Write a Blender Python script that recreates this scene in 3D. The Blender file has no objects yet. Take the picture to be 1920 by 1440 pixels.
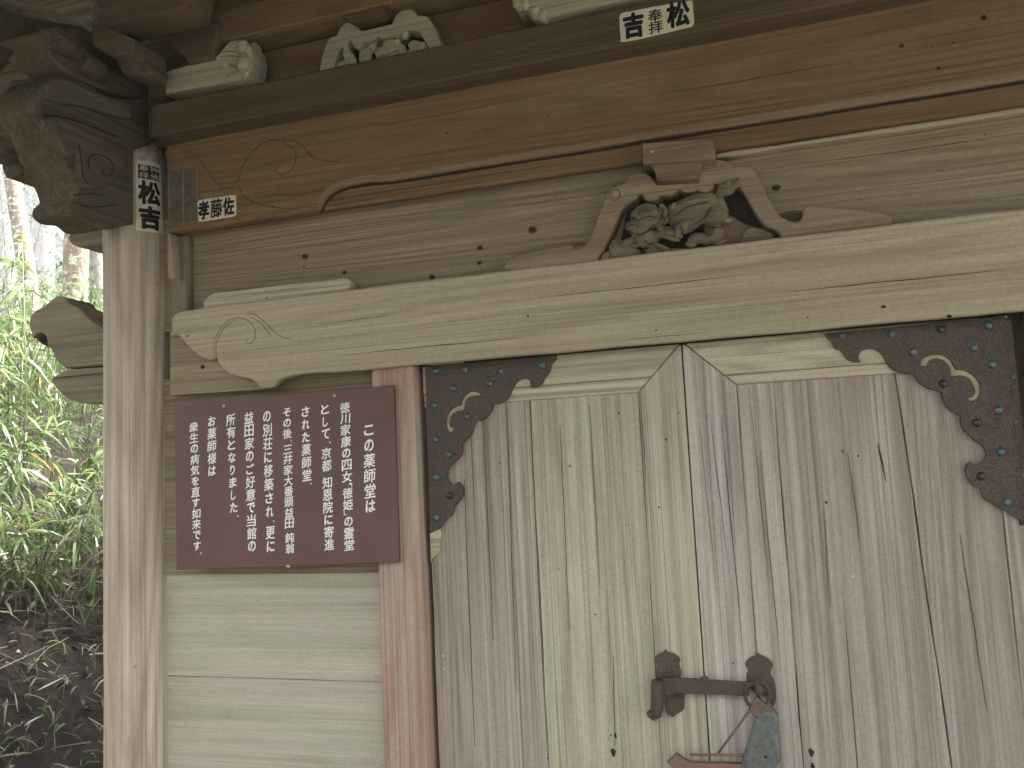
import bpy, bmesh, math, random
from mathutils import Vector, Matrix, Euler
random.seed(7)
S = bpy.context.scene
COL = S.collection
R_ = math.radians

# ------------------------------------------------------------------ camera
F = 1600.0                                   # focal length in photo pixels (1920 wide)
RM = Matrix(((0.9522424962555652, 0.048363179672718026, 0.30148835993602496),
             (-0.07544062162413356, 0.9940302437113397, 0.0788199669889471),
             (-0.2958765636780548, -0.0978001914063505, 0.9502063889634436)))
D = 1.8886646559376248                       # metres from the camera to the door face
CZ = 1.5
cd = bpy.data.cameras.new('camera'); cam = bpy.data.objects.new('camera', cd); COL.objects.link(cam)
cd.sensor_fit = 'HORIZONTAL'; cd.sensor_width = 36.0; cd.lens = F / 1920 * 36
cd.clip_start = 0.05; cd.clip_end = 2000
def cv(v): return Vector((v[0], v[2], -v[1]))
rx, ry, rz = cv(RM[0]), -cv(RM[1]), -cv(RM[2])
M4 = Matrix((rx, ry, rz)).transposed().to_4x4(); M4.translation = Vector((0, -D, CZ))
cam.matrix_world = M4
S.camera = cam
S.render.resolution_x = 1024; S.render.resolution_y = 768

# ------------------------------------------------------------------ world, sun, exposure
SUN_EL, SUN_AZ = 60.0, 38.0                  # soft sun through the mist, from behind the hall and to the right
w = bpy.data.worlds.new('World'); S.world = w; w.use_nodes = True
nt = w.node_tree; bg = nt.nodes['Background']
sky = nt.nodes.new('ShaderNodeTexSky'); sky.sky_type = 'NISHITA'; sky.sun_disc = False
sky.sun_elevation = R_(SUN_EL); sky.sun_rotation = R_(SUN_AZ)
sky.air_density = 1.0; sky.dust_density = 6.0; sky.ozone_density = 1.0
hs = nt.nodes.new('ShaderNodeHueSaturation'); hs.inputs['Saturation'].default_value = 0.08
nt.links.new(sky.outputs[0], hs.inputs['Color']); nt.links.new(hs.outputs[0], bg.inputs[0])
bg.inputs[1].default_value = 0.06
sd = bpy.data.lights.new('sun', 'SUN'); sun = bpy.data.objects.new('sun', sd); COL.objects.link(sun)
sd.energy = 2.4; sd.angle = R_(22); sd.color = (1.0, 0.97, 0.92)
az, el = R_(SUN_AZ), R_(SUN_EL)
to_sun = Vector((math.sin(az) * math.cos(el), math.cos(az) * math.cos(el), math.sin(el)))
sun.rotation_euler = to_sun.to_track_quat('Z', 'Y').to_euler()
S.view_settings.view_transform = 'Standard'; S.view_settings.look = 'None'
S.view_settings.exposure = 3.85; S.view_settings.gamma = 1.0; S.view_settings.use_curve_mapping = False
S.cycles.use_denoising = True
S.cycles.max_bounces = 8; S.cycles.diffuse_bounces = 5; S.cycles.volume_bounces = 1
S.cycles.transparent_max_bounces = 8

# ------------------------------------------------------------------ measuring the photograph
RT = RM.transposed()
def ray(px, py):
    d = RT @ Vector(((px - 960) / F, (py - 720) / F, 1.0))
    return Vector((d[0], d[2], -d[1]))
def at(px, py, Y):                            # point on the plane y = Y
    r = ray(px, py); t = (Y + D) / r[1]; return (r[0] * t, CZ + r[2] * t)
def atX(px, py, X):                           # point on the plane x = X -> (y, z)
    r = ray(px, py); t = X / r[0]; return (r[1] * t - D, CZ + r[2] * t)
def P(pts, Y): return [at(x, y, Y) for x, y in pts]
def dist_pt(px, py, d):
    r = ray(px, py); h = math.hypot(r[0], r[1]); t = d / h
    return Vector((r[0] * t, r[1] * t - D, CZ + r[2] * t))

# ------------------------------------------------------------------ materials
def newmat(name):
    m = bpy.data.materials.new(name); m.use_nodes = True
    n = m.node_tree; b = n.nodes['Principled BSDF']
    return m, n, b
class NB:
    def __init__(s, n): s.n = n
    def new(s, t, **k):
        o = s.n.nodes.new(t)
        for a, v in k.items(): setattr(o, a, v)
        return o
    def link(s, a, b): s.n.links.new(a, b)
    def math(s, op, a, b=None, clamp=False):
        o = s.new('ShaderNodeMath', operation=op); o.use_clamp = clamp
        for i, v in enumerate((a, b)):
            if v is None: continue
            if isinstance(v, (int, float)): o.inputs[i].default_value = v
            else: s.link(v, o.inputs[i])
        return o.outputs[0]
    def madd(s, a, k, c):
        o = s.new('ShaderNodeMath', operation='MULTIPLY_ADD'); s.link(a, o.inputs[0])
        o.inputs[1].default_value = k; o.inputs[2].default_value = c; return o.outputs[0]
    def vmath(s, op, a, b):
        o = s.new('ShaderNodeVectorMath', operation=op)
        for i, v in enumerate((a, b)):
            if isinstance(v, (tuple, list)): o.inputs[i].default_value = v
            else: s.link(v, o.inputs[i])
        return o.outputs[0]
    def noise(s, vec, scale=1.0, detail=2.0, rough=0.5):
        o = s.new('ShaderNodeTexNoise'); s.link(vec, o.inputs['Vector'])
        o.inputs['Scale'].default_value = scale; o.inputs['Detail'].default_value = detail
        o.inputs['Roughness'].default_value = rough
        return o
    def ramp(s, fac, stops):
        o = s.new('ShaderNodeValToRGB'); cr = o.color_ramp
        while len(cr.elements) < len(stops): cr.elements.new(0.5)
        for e, (p, c) in zip(cr.elements, stops):
            e.position = p; e.color = (c, c, c, 1) if isinstance(c, (int, float)) else (*c, 1)
        s.link(fac, o.inputs[0]); return o.outputs[0]
    def mix(s, fac, a, b, blend='MIX'):
        o = s.new('ShaderNodeMix', data_type='RGBA', blend_type=blend)
        for i, v in ((0, fac), (6, a), (7, b)):
            if isinstance(v, (int, float)): o.inputs[i].default_value = v
            elif isinstance(v, tuple): o.inputs[i].default_value = (*v, 1)
            else: s.link(v, o.inputs[i])
        return o.outputs[2]
    def rnd_pos(s):
        tc = s.new('ShaderNodeTexCoord'); oi = s.new('ShaderNodeObjectInfo')
        cx = s.new('ShaderNodeCombineXYZ')
        for i, k in enumerate((23.1, 17.7, 31.3)): s.link(s.math('MULTIPLY', oi.outputs['Random'], k), cx.inputs[i])
        return s.vmath('ADD', tc.outputs['Object'], cx.outputs[0]), oi.outputs['Random'], tc

def wood(name, axis, dark, base, light, tint1=None, tint2=None, rings=55, ringw=0.30, crack=0.55,
         rough=0.82, bump=0.35, patch_amt=0.55, var=0.18, acr=1.0, streakw=0.5, lines=.55, stain=.30):
    m, n, b = newmat(name); q = NB(n)
    pos, rnd, tc = q.rnd_pos()
    def sc(al, ac):
        v = [ac * acr] * 3; v['XYZ'.index(axis)] = al; return tuple(v)
    warp = q.noise(q.vmath('MULTIPLY', pos, sc(1.1, 5.0)), 1, 3)
    wv = q.vmath('MULTIPLY', q.vmath('SUBTRACT', warp.outputs['Color'], (.5, .5, .5)), sc(0.0, 0.006))
    p2 = q.vmath('ADD', pos, wv)
    rn = q.noise(q.vmath('MULTIPLY', p2, sc(0.20, 4.3)), 1, 1.8, 0.45)
    ring = q.madd(q.math('SINE', q.math('MULTIPLY', rn.outputs['Fac'], rings * 3.4)), 0.5, 0.5)
    ring = q.math('POWER', ring, 0.7)
    rmod = q.noise(q.vmath('MULTIPLY', pos, sc(0.5, 9.0)), 1, 3, 0.6).outputs['Fac']
    ring = q.math('ADD', q.math('MULTIPLY', ring, q.madd(rmod, 1.7, -0.25, )), 0.25, clamp=True)
    fib = q.noise(q.vmath('MULTIPLY', p2, sc(3.2, 300.0)), 1, 4, 0.6).outputs['Fac']
    streak = q.noise(q.vmath('MULTIPLY', p2, sc(0.45, 52.0)), 1, 6, 0.66).outputs['Fac']
    patch = q.noise(q.vmath('MULTIPLY', pos, sc(0.9, 5.2)), 1, 5, 0.6).outputs['Fac']
    patch2 = q.noise(q.vmath('MULTIPLY', q.vmath('ADD', pos, (3.3, 8.1, 5.7)), sc(1.0, 8.0)), 1, 5, 0.6).outputs['Fac']
    speck = q.noise(pos, 190, 3, 0.6).outputs['Fac']
    ringw *= 0.62; streakw *= 1.25
    v = q.math('ADD', q.math('MULTIPLY', streak, streakw), q.math('MULTIPLY', ring, ringw))
    v = q.math('ADD', v, q.math('MULTIPLY', fib, 0.32))
    mid = streakw * .5 + ringw * .60 + .16
    c = q.ramp(v, [(max(0, mid - .24), dark), (mid, base), (min(1, mid + .19), light)])
    if tint1: c = q.mix(q.math('MULTIPLY', q.ramp(patch, [(.44, 0.0), (.62, 1.0)]), patch_amt), c, q.mix(0.75, c, tint1, 'COLOR'))
    if tint2: c = q.mix(q.math('MULTIPLY', q.ramp(patch2, [(.48, 0.0), (.64, 1.0)]), patch_amt), c, q.mix(0.75, c, tint2, 'COLOR'))
    val = q.math('MULTIPLY', q.madd(patch2, 0.42, 0.79), q.madd(speck, 0.50, 0.75))
    val = q.math('MULTIPLY', val, q.math('ADD', q.math('MULTIPLY', rnd, var), 1 - var * .5))
    cr = q.noise(q.vmath('MULTIPLY', p2, sc(0.30, 75.0)), 1, 1.5, 0.5).outputs['Fac']
    crm = q.ramp(cr, [(.265, 1.0), (.30, 0.0)])
    # latewood lines: fine, nearly straight, gathered in bands
    ln = q.noise(q.vmath('MULTIPLY', p2, sc(0.22, 190.0)), 1, 2.0, 0.55).outputs['Fac']
    lm = q.math('MULTIPLY', q.ramp(ln, [(.36, 1.0), (.47, 0.0)]), q.ramp(rmod, [(.36, 0.15), (.62, 1.0)]))
    c = q.mix(q.math('MULTIPLY', lm, lines), c, tuple(x * .62 for x in dark))
    c = q.mix(q.math('MULTIPLY', crm, crack), c, tuple(x * .22 for x in dark))
    # weather stains that run with the grain
    sn = q.noise(q.vmath('MULTIPLY', q.vmath('ADD', pos, (1.7, 4.4, 2.2)), sc(2.2, 9.0)), 1, 6, 0.68).outputs['Fac']
    c = q.mix(q.math('MULTIPLY', q.ramp(sn, [(.53, 0.0), (.68, 1.0)]), stain), c, tuple(x * .9 for x in dark))
    c = q.mix(1.0, c, val, 'MULTIPLY')
    # little worm holes and specks
    vo = q.new('ShaderNodeTexVoronoi'); vo.inputs['Scale'].default_value = 26
    q.link(pos, vo.inputs['Vector'])
    sep = q.new('ShaderNodeSeparateColor'); q.link(vo.outputs['Color'], sep.inputs[0])
    hole = q.math('MULTIPLY', q.math('LESS_THAN', vo.outputs['Distance'], 0.06), q.math('LESS_THAN', sep.outputs[0], 0.10))
    c = q.mix(q.math('MULTIPLY', hole, 0.8), c, tuple(x * .2 for x in dark))
    q.link(c, b.inputs['Base Color'])
    b.inputs['Roughness'].default_value = rough; b.inputs['Specular IOR Level'].default_value = 0.25
    h = q.math('ADD', q.math('MULTIPLY', fib, 0.5), q.math('MULTIPLY', ring, 0.3))
    h = q.math('ADD', h, q.math('MULTIPLY', streak, 0.6))
    h = q.math('SUBTRACT', h, q.math('MULTIPLY', crm, 0.9))
    h = q.math('SUBTRACT', h, q.math('MULTIPLY', lm, 0.5))
    bp = q.new('ShaderNodeBump'); bp.inputs['Strength'].default_value = bump; bp.inputs['Distance'].default_value = 0.004
    q.link(h, bp.inputs['Height']); q.link(bp.outputs[0], b.inputs['Normal'])
    return m

def plain(name, col, rough=0.7, metal=0.0, nscale=60, namt=0.3, bump=0.2, bdist=0.002, spec=0.3, col2=None, detail=4):
    m, n, b = newmat(name); q = NB(n)
    pos, rnd, tc = q.rnd_pos()
    no = q.noise(pos, nscale, detail, 0.6).outputs['Fac']
    c2 = col2 or tuple(x * (1 - namt) for x in col)
    c = q.mix(q.ramp(no, [(.35, 0.0), (.65, 1.0)]), c2, col)
    q.link(c, b.inputs['Base Color'])
    b.inputs['Roughness'].default_value = rough; b.inputs['Metallic'].default_value = metal
    b.inputs['Specular IOR Level'].default_value = spec
    if bump:
        bp = q.new('ShaderNodeBump'); bp.inputs['Strength'].default_value = bump; bp.inputs['Distance'].default_value = bdist
        q.link(no, bp.inputs['Height']); q.link(bp.outputs[0], b.inputs['Normal'])
    return m

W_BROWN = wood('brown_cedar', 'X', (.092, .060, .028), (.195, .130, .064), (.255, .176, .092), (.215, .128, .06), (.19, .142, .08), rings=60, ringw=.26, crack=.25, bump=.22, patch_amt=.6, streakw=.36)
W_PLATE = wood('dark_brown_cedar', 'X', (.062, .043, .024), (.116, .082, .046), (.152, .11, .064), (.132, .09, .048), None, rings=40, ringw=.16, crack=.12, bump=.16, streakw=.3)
W_FRIEZE = wood('olive_weathered_board', 'X', (.135, .105, .065), (.265, .212, .138), (.36, .30, .205), (.26, .23, .14), (.27, .215, .16), rings=70, ringw=.30, crack=.3, bump=.3)
W_BEAM = wood('grey_olive_beam', 'X', (.185, .152, .10), (.38, .322, .225), (.485, .42, .31), (.35, .325, .21), (.39, .32, .25), rings=55, ringw=.18, crack=.15, bump=.28, lines=.26, stain=.20, streakw=.36, patch_amt=.75)
W_PILLAR = wood('tan_pillar', 'Z', (.215, .172, .13), (.42, .352, .278), (.58, .51, .425), (.42, .345, .305), (.42, .375, .30), rings=48, ringw=.34, crack=.2, bump=.5, acr=.75)
W_DOOR_G = wood('greenish_grey_plank', 'Z', (.19, .17, .13), (.40, .372, .288), (.53, .50, .41), (.36, .37, .245), (.41, .355, .31), rings=60, ringw=.2, crack=.6, bump=.35, var=.1)
W_DOOR_M = wood('mauve_grey_plank', 'Z', (.14, .118, .10), (.335, .282, .234), (.48, .43, .372), (.33, .285, .265), (.35, .335, .275), rings=60, ringw=.22, crack=.85, bump=.4, var=.1, acr=1.15)
W_DOOR_S = wood('silver_grey_stile', 'Z', (.165, .143, .12), (.37, .333, .287), (.485, .45, .40), (.38, .345, .32), (.37, .345, .295), rings=52, ringw=.30, crack=.85, bump=.45, acr=.8, lines=.4)
W_RAIL = wood('pale_grey_rail', 'X', (.20, .17, .12), (.43, .375, .28), (.56, .50, .40), (.40, .38, .28), (.42, .36, .30), rings=60, ringw=.24, crack=.5, bump=.3)
W_PANEL = wood('greenish_wall_panel', 'X', (.24, .215, .16), (.425, .40, .32), (.53, .505, .425), (.385, .385, .265), (.425, .37, .325), rings=34, ringw=.11, crack=.0, bump=.16, var=.1, lines=.16, stain=.45, streakw=.30, patch_amt=.85)
W_POST = wood('reddish_post', 'Z', (.19, .115, .09), (.365, .255, .20), (.46, .35, .285), (.40, .165, .115), (.35, .30, .25), rings=40, ringw=.22, crack=.25, bump=.25, patch_amt=.9)
W_CARVE = wood('pale_carved_wood', 'X', (.24, .21, .15), (.42, .38, .28), (.52, .48, .37), (.36, .36, .24), None, rings=40, ringw=.12, crack=.15, bump=.3)
W_STRUT = wood('brown_carved_strut', 'X', (.13, .096, .060), (.265, .203, .138), (.36, .285, .20), (.25, .215, .14), (.275, .195, .145), rings=40, ringw=.16, crack=.1, bump=.3)
W_BEAST = wood('greenish_carved_beast', 'X', (.078, .060, .040), (.180, .145, .098), (.25, .205, .145), (.165, .145, .09), (.20, .155, .11), rings=30, ringw=.1, crack=.1, bump=.5)
W_BLOCK = wood('reddish_bearing_block', 'X', (.11, .075, .053), (.20, .14, .10), (.26, .19, .14), (.20, .15, .10), None, rings=50, ringw=.16, crack=.1, bump=.2)
W_NOSE = wood('dark_carved_nose', 'Y', (.052, .040, .025), (.112, .086, .055), (.165, .13, .085), (.11, .105, .07), (.12, .085, .055), rings=40, ringw=.2, crack=.3, bump=.5)  # base tone darker than the other carved wood
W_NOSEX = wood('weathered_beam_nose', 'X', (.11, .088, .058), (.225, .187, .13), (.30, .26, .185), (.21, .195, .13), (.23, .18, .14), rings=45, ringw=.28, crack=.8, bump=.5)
W_ROOF = wood('dark_rafter', 'Y', (.050, .038, .023), (.108, .081, .050), (.155, .118, .075), None, None, rings=40, ringw=.2, crack=.2, bump=.3)  # even dark base tone, shared with the eave beams
W_ROOFX = wood('dark_eave_beam', 'X', (.050, .038, .023), (.112, .084, .051), (.16, .122, .077), None, None, rings=40, ringw=.2, crack=.2, bump=.3)
M_GROOVE = plain('shade_in_carving', (.135, .088, .040), .9, nscale=80, bump=0)  # darker tone paints the shade a cut groove would hold
M_GROOVE2 = plain('shade_in_pale_carving', (.22, .19, .13), .9, nscale=80, bump=0)  # painted groove shade for the paler wood
M_KNOT_SHADE = plain('dark_knot_and_shade', (.045, .030, .019), .85, nscale=140, namt=.6, bump=.4)  # knots, cracks and holes; also paints shade in cut lines and the quirk
M_KNOTR = plain('knot_rim', (.17, .115, .065), .85, nscale=90, namt=.4, bump=.3)
M_IRON = plain('pitted_iron', (.112, .080, .062), .52, .22, nscale=230, namt=.6, bump=1.0, bdist=.004, spec=.5, col2=(.050, .037, .030), detail=3)
M_IRONR = plain('rusty_iron', (.12, .080, .062), .68, .15, nscale=260, bump=.9, bdist=.003, spec=.4, col2=(.055, .038, .032), detail=4)
M_RIVET = plain('patina_rivet', (.095, .142, .155), .36, .35, nscale=120, namt=.5, bump=.25, spec=.6, col2=(.065, .10, .115))
M_RIVETD = plain('dark_rivet', (.06, .058, .058), .4, .5, nscale=120, bump=.3, spec=.5)
M_SIGN = plain('maroon_paint', (.136, .072, .064), .55, nscale=7, bump=.06, spec=.4, col2=(.108, .060, .053), detail=6)
M_WHITE = plain('white_lettering', (.86, .87, .86), .6, nscale=90, namt=.06, bump=0)
M_PAPER = plain('cream_paper', (.74, .68, .53), .8, nscale=24, bump=.1, col2=(.60, .545, .41), detail=6)
M_INK = plain('black_ink', (.010, .011, .013), .6, nscale=50, namt=.3, bump=0)
M_OLDP = plain('faded_grey_paper', (.155, .125, .09), .85, nscale=30, bump=.15, col2=(.095, .078, .058), detail=6)
M_NAIL = plain('pale_screw', (.62, .60, .50), .4, .3, nscale=200, bump=.1)
M_LOCK = plain('chipped_grey_green_paint', (.135, .160, .155), .5, .2, nscale=85, bump=.4, spec=.5, col2=(.085, .085, .075), detail=5)
M_LOCKB = plain('rusty_brass_neck', (.175, .13, .095), .6, .2, nscale=70, bump=.4, col2=(.11, .08, .06))
M_RUST = plain('orange_rust', (.215, .115, .080), .75, .1, nscale=60, bump=.5, col2=(.15, .12, .10), detail=5)
W_EDGE = wood('weathered_beam_edge', 'X', (.11, .078, .044), (.215, .158, .092), (.28, .21, .13), None, None, rings=40, ringw=.16, crack=.1, bump=.2)
W_STILE = wood('brown_stile', 'Z', (.10, .08, .055), (.21, .17, .12), (.28, .235, .17), (.20, .18, .12), None, rings=40, ringw=.2, crack=.3, bump=.3)
M_SPLINT = plain('pale_splinter', (.36, .275, .20), .8, nscale=40, bump=.2)

# ------------------------------------------------------------------ mesh helpers
def link(o, parent=None):
    COL.objects.link(o)
    if parent:
        o.parent = parent
        o.matrix_parent_inverse = Matrix.Translation(-Vector(parent_world(parent)))
    return o
def parent_world(p):
    v = Vector(p.location)
    while p.parent is not None:
        v = v + p.matrix_parent_inverse.translation + p.parent.location; p = p.parent
    return v
def mesh_obj(name, me, mat, parent=None, smooth=False):
    o = bpy.data.objects.new(name, me)
    if mat is not None and not me.materials: me.materials.append(mat)
    if smooth: me.polygons.foreach_set('use_smooth', [True] * len(me.polygons))
    return link(o, parent)
def bm_obj(name, bm, mat, parent=None, smooth=False):
    me = bpy.data.meshes.new(name); bm.normal_update(); bm.to_mesh(me); bm.free()
    return mesh_obj(name, me, mat, parent, smooth)
def thing(name, label, cat, loc=(0, 0, 0), group=None):
    o = bpy.data.objects.new(name, None); o.empty_display_size = .1; COL.objects.link(o); o.location = loc
    o['label'] = label; o['category'] = cat
    if group: o['group'] = group
    return o
def tag(o, label=None, cat=None, group=None, kind=None):
    for k, v in (('label', label), ('category', cat), ('group', group), ('kind', kind)):
        if v: o[k] = v
    return o
def add_box(bm, x0, x1, y0, y1, z0, z1, bev=0.0):
    r = bmesh.ops.create_cube(bm, size=1.0)
    vs = r['verts']
    for v in vs:
        v.co = Vector(((x0 + x1) / 2 + v.co.x * (x1 - x0), (y0 + y1) / 2 + v.co.y * (y1 - y0), (z0 + z1) / 2 + v.co.z * (z1 - z0)))
    if bev:
        es = list({e for v in vs for e in v.link_edges})
        bmesh.ops.bevel(bm, geom=es, offset=bev, segments=2, affect='EDGES', profile=.6)
def box(name, x0, x1, y0, y1, z0, z1, mat, parent=None, bev=0.003):
    bm = bmesh.new(); add_box(bm, x0, x1, y0, y1, z0, z1, bev)
    return bm_obj(name, bm, mat, parent)
def curve_mesh(outl, ext, bev, res=1, frill=True):
    cu = bpy.data.curves.new('tmp', 'CURVE'); cu.dimensions = '2D'; cu.fill_mode = 'BOTH'
    cu.extrude = ext; cu.bevel_depth = bev; cu.bevel_resolution = res; cu.offset = -bev
    for pts in outl:
        s = cu.splines.new('POLY'); s.points.add(len(pts) - 1); s.use_cyclic_u = True
        for p, c in zip(s.points, pts): p.co = (c[0], c[1], 0, 1)
    o = bpy.data.objects.new('tmp', cu); COL.objects.link(o)
    bpy.context.view_layer.update()
    me = bpy.data.meshes.new_from_object(o.evaluated_get(bpy.context.evaluated_depsgraph_get()))
    bpy.data.objects.remove(o); bpy.data.curves.remove(cu)
    return me
def slab(name, outl, yf, thick, mat, parent=None, bev=0.003, res=1):
    """outline(s) in (x, z); front face at y = yf, going back by thick"""
    if isinstance(outl[0][0], (int, float)): outl = [outl]
    me = curve_mesh(outl, max(thick / 2 - bev, 0.0001), bev, res)
    me.transform(Matrix(((1, 0, 0, 0), (0, 0, -1, yf + thick / 2), (0, 1, 0, 0), (0, 0, 0, 1))))
    me.materials.clear()
    return mesh_obj(name, me, mat, parent)
def slabX(name, outl, xr, thick, mat, parent=None, bev=0.003, res=1):
    """outline in (y, z); right face at x = xr, going left by thick"""
    me = curve_mesh([outl], max(thick / 2 - bev, 0.0001), bev, res)
    me.transform(Matrix(((0, 0, 1, xr - thick / 2), (1, 0, 0, 0), (0, 1, 0, 0), (0, 0, 0, 1))))
    me.materials.clear()
    return mesh_obj(name, me, mat, parent)
def cr(pts, n=6, closed=False):
    out = []; N = len(pts)
    rng = range(N) if closed else range(N - 1)
    for i in rng:
        g = (lambda k: pts[k % N]) if closed else (lambda k: pts[max(0, min(N - 1, k))])
        p0, p1, p2, p3 = g(i - 1), g(i), g(i + 1), g(i + 2)
        for k in range(n):
            t = k / n
            out.append(tuple(0.5 * (2 * p1[a] + (p2[a] - p0[a]) * t + (2 * p0[a] - 5 * p1[a] + 4 * p2[a] - p3[a]) * t * t
                                    + (3 * p1[a] - p0[a] - 3 * p2[a] + p3[a]) * t ** 3) for a in range(len(p1))))
    if not closed: out.append(tuple(pts[-1]))
    return out
def wob(x, s): return (math.sin(x * 7.3 + s) + math.sin(x * 17.1 + 2.3 * s) * .6 + math.sin(x * 41 + 1.7 * s) * .35) / 2
def rough_rect(x0, x1, z0, z1, amp=.0012, step=.04, seed=None):
    """a hand-planed rectangle: edges that wander by a millimetre or so"""
    s = random.random() * 50 if seed is None else seed
    nx = max(2, int((x1 - x0) / step)); nz = max(2, int((z1 - z0) / step)); o = []
    for i in range(nx): x = x0 + (x1 - x0) * i / nx; o.append((x, z0 + (amp * wob(x, s) if i else 0)))
    for i in range(nz): z = z0 + (z1 - z0) * i / nz; o.append((x1 + (amp * wob(z, s + 9) if i else 0), z))
    for i in range(nx): x = x1 - (x1 - x0) * i / nx; o.append((x, z1 + (amp * wob(x, s + 21) if i else 0)))
    for i in range(nz): z = z1 - (z1 - z0) * i / nz; o.append((x0 + (amp * wob(z, s + 33) if i else 0), z))
    return o
def rect(x0, x1, z0, z1): return [(x0, z0), (x1, z0), (x1, z1), (x0, z1)]
def add_tube(bm, pts, radii, seg=8, cap=True):
    pts = [Vector(p) for p in pts]
    if isinstance(radii, (int, float)): radii = [radii] * len(pts)
    rings = []; up = Vector((.13, .21, .97)).normalized()
    for i, p in enumerate(pts):
        t = (pts[min(i + 1, len(pts) - 1)] - pts[max(i - 1, 0)]).normalized()
        a = t.cross(up)
        if a.length < 1e-4: a = t.cross(Vector((1, 0, 0)))
        a.normalize(); b = t.cross(a).normalized()
        rings.append([bm.verts.new(p + (a * math.cos(2 * math.pi * k / seg) + b * math.sin(2 * math.pi * k / seg)) * radii[i]) for k in range(seg)])
    for r0, r1 in zip(rings, rings[1:]):
        for k in range(seg):
            bm.faces.new((r0[k], r0[(k + 1) % seg], r1[(k + 1) % seg], r1[k]))
    if cap:
        bm.faces.new(rings[0][::-1]); bm.faces.new(rings[-1])
def tube(name, pts, r, mat, parent=None, seg=8):
    bm = bmesh.new(); add_tube(bm, pts, r, seg); bmesh.ops.recalc_face_normals(bm, faces=bm.faces[:])
    return bm_obj(name, bm, mat, parent, True)
def incise(name, lines, Y, mat, parent, r=.0013):  # raised tubes whose darker colour stands for shade in the cut lines
    for ln in lines:
        bm = bmesh.new(); pts = [Vector((p[0], Y, p[1])) for p in (at(x, y, Y) for x, y in cr(ln, 6))]
        add_tube(bm, pts, [r * (0.5 + 1.0 * math.sin(math.pi * (i + .5) / len(pts)) ** .5) for i in range(len(pts))], 6)
        for v in bm.verts: v.co.y = Y + (v.co.y - Y) * .35
        bmesh.ops.recalc_face_normals(bm, faces=bm.faces[:])
        bm_obj(name, bm, mat, parent, True)
def blob(name, parts, voxel, mat, parent=None, smooth_it=2, facet=0.26):
    """ellipsoids melted into one carved surface: (centre, radii, rotation)"""
    bm = bmesh.new()
    for c, r, rot in parts:
        g = bmesh.ops.create_icosphere(bm, subdivisions=3, radius=1.0)['verts']
        mt = Matrix.Translation(Vector(c)) @ Euler([R_(a) for a in rot]).to_matrix().to_4x4() @ Matrix.Diagonal((*r, 1))
        bmesh.ops.transform(bm, matrix=mt, verts=g)
    me = bpy.data.meshes.new('tmp'); bm.to_mesh(me); bm.free()
    o = bpy.data.objects.new('tmp', me); COL.objects.link(o)
    md = o.modifiers.new('r', 'REMESH'); md.mode = 'VOXEL'; md.voxel_size = voxel
    ms = o.modifiers.new('s', 'SMOOTH'); ms.iterations = smooth_it; ms.factor = .5
    if facet:
        tx = bpy.data.textures.new('t', 'CLOUDS'); tx.noise_scale = .011; dm = o.modifiers.new('d', 'DISPLACE'); dm.texture = tx; dm.strength = .0024; dm.mid_level = .5; dm.texture_coords = 'GLOBAL'
        dc = o.modifiers.new('c', 'DECIMATE'); dc.ratio = facet
    bpy.context.view_layer.update()
    m2 = bpy.data.meshes.new_from_object(o.evaluated_get(bpy.context.evaluated_depsgraph_get()))
    bpy.data.objects.remove(o); bpy.data.meshes.remove(me)
    m2.materials.clear()
    return mesh_obj(name, m2, mat, parent, not facet)
def dome(bm, c, r, h, seg=14, rings=4, axis=(0, -1, 0)):
    """rivet head sitting on a face that looks along axis"""
    n = Vector(axis); a = n.orthogonal().normalized(); b = n.cross(a); c = Vector(c); prev = None
    for i in range(rings):
        ph = i / rings * math.pi / 2
        rr, hh = r * math.cos(ph), h * math.sin(ph)
        ring = [bm.verts.new(c + n * hh + (a * math.cos(2 * math.pi * k / seg) + b * math.sin(2 * math.pi * k / seg)) * rr) for k in range(seg)]
        if prev:
            for k in range(seg): bm.faces.new((prev[k], prev[(k + 1) % seg], ring[(k + 1) % seg], ring[k]))
        prev = ring
    top = bm.verts.new(c + n * h)
    for k in range(seg): bm.faces.new((prev[k], prev[(k + 1) % seg], top))

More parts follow.
